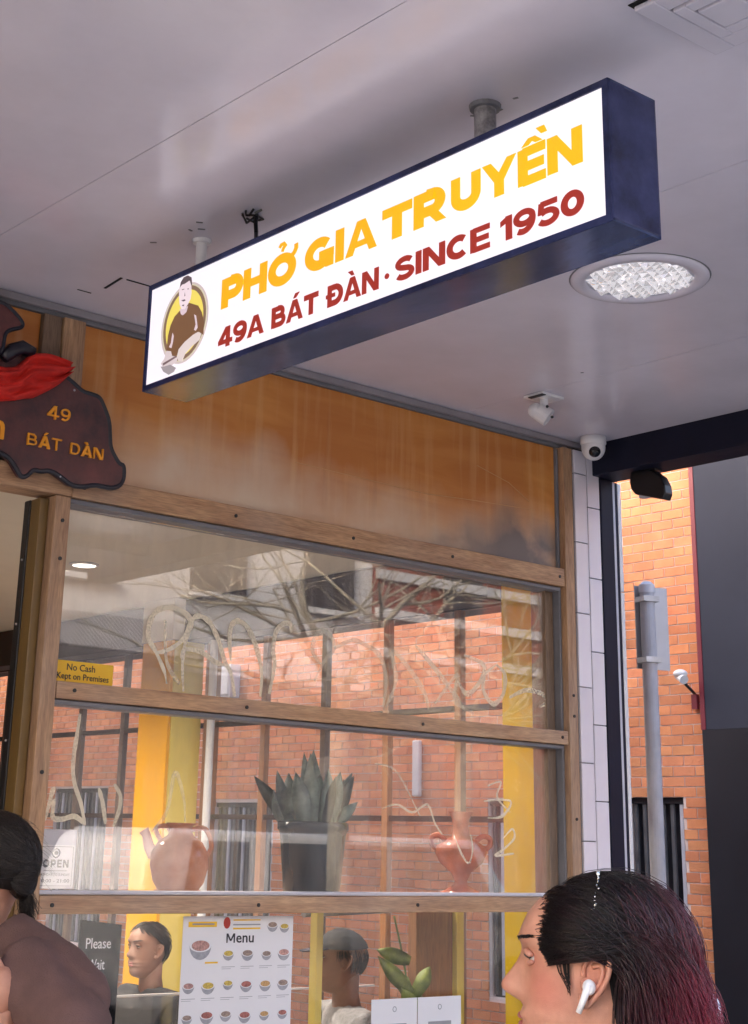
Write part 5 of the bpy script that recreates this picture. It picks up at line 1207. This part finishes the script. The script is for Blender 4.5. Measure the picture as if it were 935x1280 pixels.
PZ, PY = .0779, .2115; stuff = MB(); att = []
ncount = 0
for r_ in range(0, 109):
    z = .039+r_*PZ; y0 = 3.295+(PY/2 if r_ % 2 else 0)-PY
    k = 0; y = y0
    while y < 16:
        a, c = max(y+.005, 3.296), y+PY-.005; y += PY
        if c-a < .03: continue
        segs = [(a, c)]
        for wa, wb, zt in wins:
            if z+.034 < zt+.03 and z > .5:
                segs = [s_ for a_, c_ in segs for s_ in (((a_, min(c_, wa)),) if c_ <= wa else ((c_ > wb and a_ < wb) and ((max(a_, wb), c_),) or (((a_, wa),) if a_ < wa else (((a_, c_),) if a_ >= wb else ()))))]
        for a_, c_ in segs:
            if c_-a_ < .03: continue
            jx = random.uniform(-.0015, .0015)
            if 3.2 < (a_+c_)/2 < 4.4 and 1.25 < z < 4.95 and ncount < 299:
                o_ = put('brick', BRM, (BX+jx, (a_+c_)/2, z), wl); o_.scale = (1, (c_-a_)/.2, 1); ncount += 1
            elif z < 8.45 and a_ < 15:
                stuff.box(BX-.0055+jx, BX+.008, a_, c_, z-.034, z+.034); att += [random.random()]*6
so_ = stuff.build('brickwork', BRICK, wl, attr=att, fix=False); so_['kind'] = 'stuff'
SLATM = pm('grey slat', (.1, .1, .11), rough=.4, var=.3, bump=.05)
for a, c, zt in wins:
    wf = MB(); wf.box(BX+.08, BX+.12, a, c, .5, zt); wf = wf.build('window', CHARD, bb)
    MB().box(BX+.02, BX+.07, a+.001, c-.001, zt-.045, zt-.001).build('window_head', CHARD, wf)
    nb = max(4, int((c-a)/.085))
    for i in range(nb):
        yb = a+(i+.5)*(c-a)/nb; MB().box(BX+.03, BX+.05, yb-.016, yb+.016, .52, zt-.05).build('window_bar', SLATM if i % 3 else PALEM, wf)
# charcoal painted front end with maroon trim
cb = thing('charcoal_shopfront', 'charcoal painted wall end with maroon trim at the lane corner', 'building', (BX, 1, 0))
MB().box(BX-.05, BX+9, -3, 3.245, 2.6, 8.6).build('upper_cladding', SLATE, cb)
MB().box(BX-.06, BX+9, -3, 3.275, -.1, 2.597).build('lower_cladding', CHARD, cb)
MB().box(BX-.055, BX+.2, 3.247, 3.288, 2.599, 8.6).build('maroon_trim', MAROON, cb)
for y in (2.55, 1.4, .2): MB().box(BX-.053, BX-.0495, y-.01, y+.01, 2.602, 8.6).build('cladding_joint', CHARD, cb)
sc_ = thing('wall_camera', 'white bullet camera fixed to the brick beside the charcoal wall', 'security camera', (9.9, 3.37, 2.98))
MB().tube([(9.86, 3.42, 3.01), (9.82, 3.33, 2.97)], [.03, .036], 14).build('body', WHITE, sc_); MB().ell((9.84, 3.38, 3.02), (.05, .06, .035), 14, 10).build('hood', WHITE, sc_, smooth=True)
MB().tube([(9.87, 3.4, 2.98), (9.93, 3.35, 2.9), (9.99, 3.35, 2.86)], .012, 8).build('bracket', BLACK, sc_); MB().box(9.955, 9.987, 3.325, 3.375, 2.76, 2.87).build('junction_box', MAROON, sc_)
dp = MB().box(9.93, 9.985, 4.17, 4.2, 3.45, 4.05).build('grey_conduit', PALEM, None, origin=(9.96, 4.18, 3.45)); tag(dp, 'short grey conduit on the brick beside the creeper', 'conduit')
random.seed(9)
vn = thing('creeper', 'thin yellow-green creeper climbing the brick behind the signpost', 'plant', (9.95, 4.1, 3.4))
MB().tube(spline([(9.97, 4.14, 3.3), (9.97, 4.08, 3.5), (9.97, 4.12, 3.75), (9.97, 4.15, 4.0), (9.97, 4.17, 4.15)]), .005, 5).build('stem', WDARK, vn)
LV = pm('creeper leaf', (.16, .2, .02), rough=.5, var=.5, vs_=5, bump=0, col2=(.32, .3, .05))
for k in range(60):
    t = random.random(); z = 3.32+t*.85; y = 4.08+.09*t+random.uniform(-.09, .06); a = random.uniform(0, 6.28)
    if .35 < t < .6 and random.random() < .75: continue
    s_ = random.uniform(.018, .035); d1 = Vector((random.uniform(-.5, 0), math.cos(a), math.sin(a))).normalized()*s_; d2 = d1.cross(Vector((1, .2, .1))).normalized()*s_*.6; c = Vector((9.95, y, z))
    MB().add([c, c+d1*.6+d2, c+d1*1.6, c+d1*.6-d2], [(0, 1, 2, 3)]).build('leaf', LV, vn)
cv = MB().box(9.94, 9.986, 6.47, 6.56, 2.12, 2.62).build('white_conduit', WHITE, None, bevel=.01, origin=(9.96, 6.5, 2.1)); tag(cv, 'short white conduit on the brick seen through the window', 'conduit')
eb_ = thing('meter_box', 'small grey meter box on the lane wall seen through the upper pane', 'meter box', (9.9, 9.6, 3.2)); MB().box(9.85, 9.986, 9.35, 9.75, 3.15, 3.5).build('case', PALEM, eb_, bevel=.01); MB().box(9.84, 9.849, 9.38, 9.72, 3.18, 3.47).build('door', WHITE, eb_, bevel=.004)

# signpost in the lane
spn = thing('signpost', 'grey steel signpost showing the back of its plate in the lane', 'signpost', (5.51, .21, 0))
MB().tube([(5.51, .21, -.03), (5.51, .21, 2.83)], .033, 20).build('pole', pm('grey painted steel', (.4, .4, .45), rough=.5, var=.12, vs_=8, bump=.05), spn, smooth=False)
pd = Vector((R_.x, R_.y, 0)).normalized(); pd = (pd*math.cos(.35)+Vector((fw.x, fw.y, 0)).normalized()*math.sin(.35)).normalized(); pn = Vector((-pd.y, pd.x, 0))
cc = Vector((5.51, .21, 2.65))+pn*.04+pd*.045
MB().obox(cc, pd*.085, pn*.002, Vector((0, 0, .185))).build('plate', pm('bare aluminium', (.42, .42, .46), rough=.45, var=.08, metal=.4, bump=.03), spn)
MB().lathe([(.036, 2.8), (.036, 2.835), (.02, 2.85)], 20, (5.51, .21, 0)).build('pole_cap', PALEM, spn)
for z in (2.5, 2.77): MB().obox((5.51, .21, z), pd*.04, pn*.04, Vector((0, 0, .012))).build('clamp', STEEL, spn)

# ------------------------------------------------------------------ across the street (seen mirrored in the panes)
g = thing('grey_terrace', 'pale grey rendered building across the street with a corrugated awning', 'building', (8, -18, 0))
GR_ = pm('pale render', (.5, .5, .54), rough=.85, var=.1, vs_=1, bump=.1)
MB().box(-20, 18.26, -26, -16.6, 0, 9.5).build('wall', GR_, g)
for x in (9.6, 12.2, 14.8, 17.2):
    wf = MB().box(x-.55, x+.55, -16.6, -16.5, 5.6, 7.6).build('window', CHARD, g); MB().box(x-.6, x+.6, -16.55, -16.4, 5.5, 5.59).build('window_sill', GR_, wf)
cr = MB()
for k in range(60): cr.tube([(9.5+k*.075, -16.58, 5.0), (9.5+k*.075, -15.6, 4.35)], .03, 6)
cr.build('corrugated_awning', pm('corrugated steel', (.2, .2, .23), rough=.5), g)
MB().box(-20, 18.2, -16.6, -16.55, 0, 3.6).build('shopfront', CHAR, g)
MB().box(-20, 18.2, -16.7, -13.6, 3.6, 3.9).build('street_awning', CHAR, g)
rb = thing('red_brick_terrace', 'dark red brick building with pale stone bands across the street', 'building', (24, -18, 0))
MB().box(18.28, 34, -26, -16.55, 0, 10).build('wall', pm('dark red brick', (.2, .045, .03), rough=.9, var=.2, vs_=20, bump=.3), rb)
for z in (4.9, 5.6, 6.3, 7.0, 7.7): MB().box(18.3, 34, -16.55, -16.45, z, z+.17).build('stone_band', GR_, rb)
for x in (20.5, 23.5, 26.5): MB().box(x-.5, x+.5, -16.56, -16.5, 5.2, 7.2).build('window', CHARD, rb)
def bare_tree(name, label, base, h0, seed, lean):
    random.seed(seed); t = thing(name, label, 'tree', base, group='bare street trees')
    tr_ = MB(); cr_ = MB(); base = Vector(base)
    def grow(p, d, r, L, lev, B):
        n = 5; pts = [p]; rad = [r]
        for i in range(n):
            d = (d+Vector((random.gauss(0, .16), random.gauss(0, .16), random.gauss(.03, .12)))).normalized(); p = p+d*L/n; pts.append(p); rad.append(r*(1-.45*(i+1)/n))
        B.tube(pts, rad, 6 if lev < 3 else 4, cap=False)
        if lev >= 4: return
        for k in range((4, 4, 3, 3, 2, 2, 2)[lev]):
            i = random.randint(2, n); nd = (d+Vector((random.gauss(0, .8), random.gauss(0, .7), random.gauss(-.02, .5)))).normalized()
            grow(pts[i], nd, max(.0045, rad[i]*.66), L*random.uniform(.6, .85), lev+1, cr_)
    top = base+Vector((lean[0], lean[1], h0)); tr_.tube([base, base+Vector((lean[0]*.2, lean[1]*.2, h0*.5)), top], [.15, .11, .085], 10)
    for nd in ((-.75, .1, .6), (.7, .2, .5), (-.35, -.3, .95), (1, -.1, .2), (-1, .3, .15), (.15, .3, .9)): grow(top, Vector(nd).normalized(), .042, 1.5, 1, cr_)
    bk = pm('plane bark '+str(seed), (.3, .27, .22), rough=.9, var=.5, vs_=6, bump=.3)
    tr_.build('trunk', bk, t, smooth=True); cr_.build('crown', bk, t, smooth=True, fix=False)
bare_tree('street_tree', 'bare plane tree on the far kerb nearest the shop door', (9.6, -7.1, -.12), 3.0, 21, (-.05, 0))
bare_tree('street_tree', 'bare plane tree on the far kerb farther along the street', (12.6, -8.6, -.12), 2.9, 34, (.1, 0))
c = thing('parked_car', 'white off-road car parked across the street, its roof line mirrored behind the urn', 'car', (9.8, -8.8, -.12))
YN, HT = -7.9, 1.78
PA = pm('white car paint', (.7, .71, .75), rough=.2, var=.02, bump=0, coat=.5)
prof = [(7.95, .25), (7.95, 1.2), (8.0, HT-.3), (8.12, HT-.08), (8.3, HT), (12.2, HT-.02), (12.75, 1.16), (13.6, 1.0), (13.7, .8), (13.7, .25)]
MB().prism(prof, lambda u, v, d: (u, YN-d, v), 0, 1.78).build('body', PA, c, bevel=.05)
for P_ in ([(8.42, 1.12), (9.15, 1.12), (9.15, HT-.1), (8.5, HT-.1)], [(9.4, 1.12), (10.9, 1.12), (10.9, HT-.1), (9.4, HT-.1)], [(10.98, 1.12), (12.45, 1.12), (12.1, HT-.1), (10.98, HT-.1)]):
    MB().prism(P_, lambda u, v, d: (u, YN+.006-d, v), 0, .02).build('side_window', BLACK, c)
for x in (8.9, 12.7):
    for yy in (YN-.1, YN-1.65):
        wb = MB().tube([(x, yy-.11, .24), (x, yy+.11, .24)], .37, 28).build('wheel', BLACK, c); MB().tube([(x, yy+.111, .24), (x, yy+.12, .24)], .22, 18).build('rim', STEEL, wb)
for yy in (YN-.3, YN-1.48): MB().ell((13.68, yy, .7), (.05, .18, .08), 12, 8).build('headlight', WHITE, c)
MB().box(12.3, 12.42, YN+.02, YN+.2, 1.02, 1.18).build('wing_mirror', PA, c, bevel=.02)
for x in (9.28, 10.94): MB().box(x-.006, x+.006, YN-.002, YN+.004, .3, 1.02).build('door_seam', BLACK, c)

c2 = thing('parked_car', 'pale blue-white low car parked across the street behind the tall white car', 'car', (5.4, -8.8, -.12))
PB = pm('pale blue car paint', (.55, .6, .72), rough=.2, var=.02, bump=0, coat=.5)
prof = [(3.2, .2), (3.2, .95), (3.6, 1.35), (4.1, 1.42), (5.2, 1.36), (6.1, .98), (7.1, .84), (7.25, .6), (7.25, .2)]
MB().prism(prof, lambda u, v, d: (u, YN-d, v), 0, 1.75).build('body', PB, c2, bevel=.05)
MB().prism([(3.75, .98), (5.8, .98), (5.15, 1.27), (3.9, 1.3)], lambda u, v, d: (u, YN+.006-d, v), 0, .02).build('side_window', BLACK, c2)
for x in (4.0, 6.4):
    for yy in (YN-.1, YN-1.65):
        wb = MB().tube([(x, yy-.11, .2), (x, yy+.11, .2)], .32, 28).build('wheel', BLACK, c2); MB().tube([(x, yy+.111, .2), (x, yy+.12, .2)], .2, 18).build('rim', STEEL, wb)
for yy in (YN-.3, YN-1.45): MB().ell((7.23, yy, .62), (.05, .16, .07), 12, 8).build('headlight', WHITE, c2)
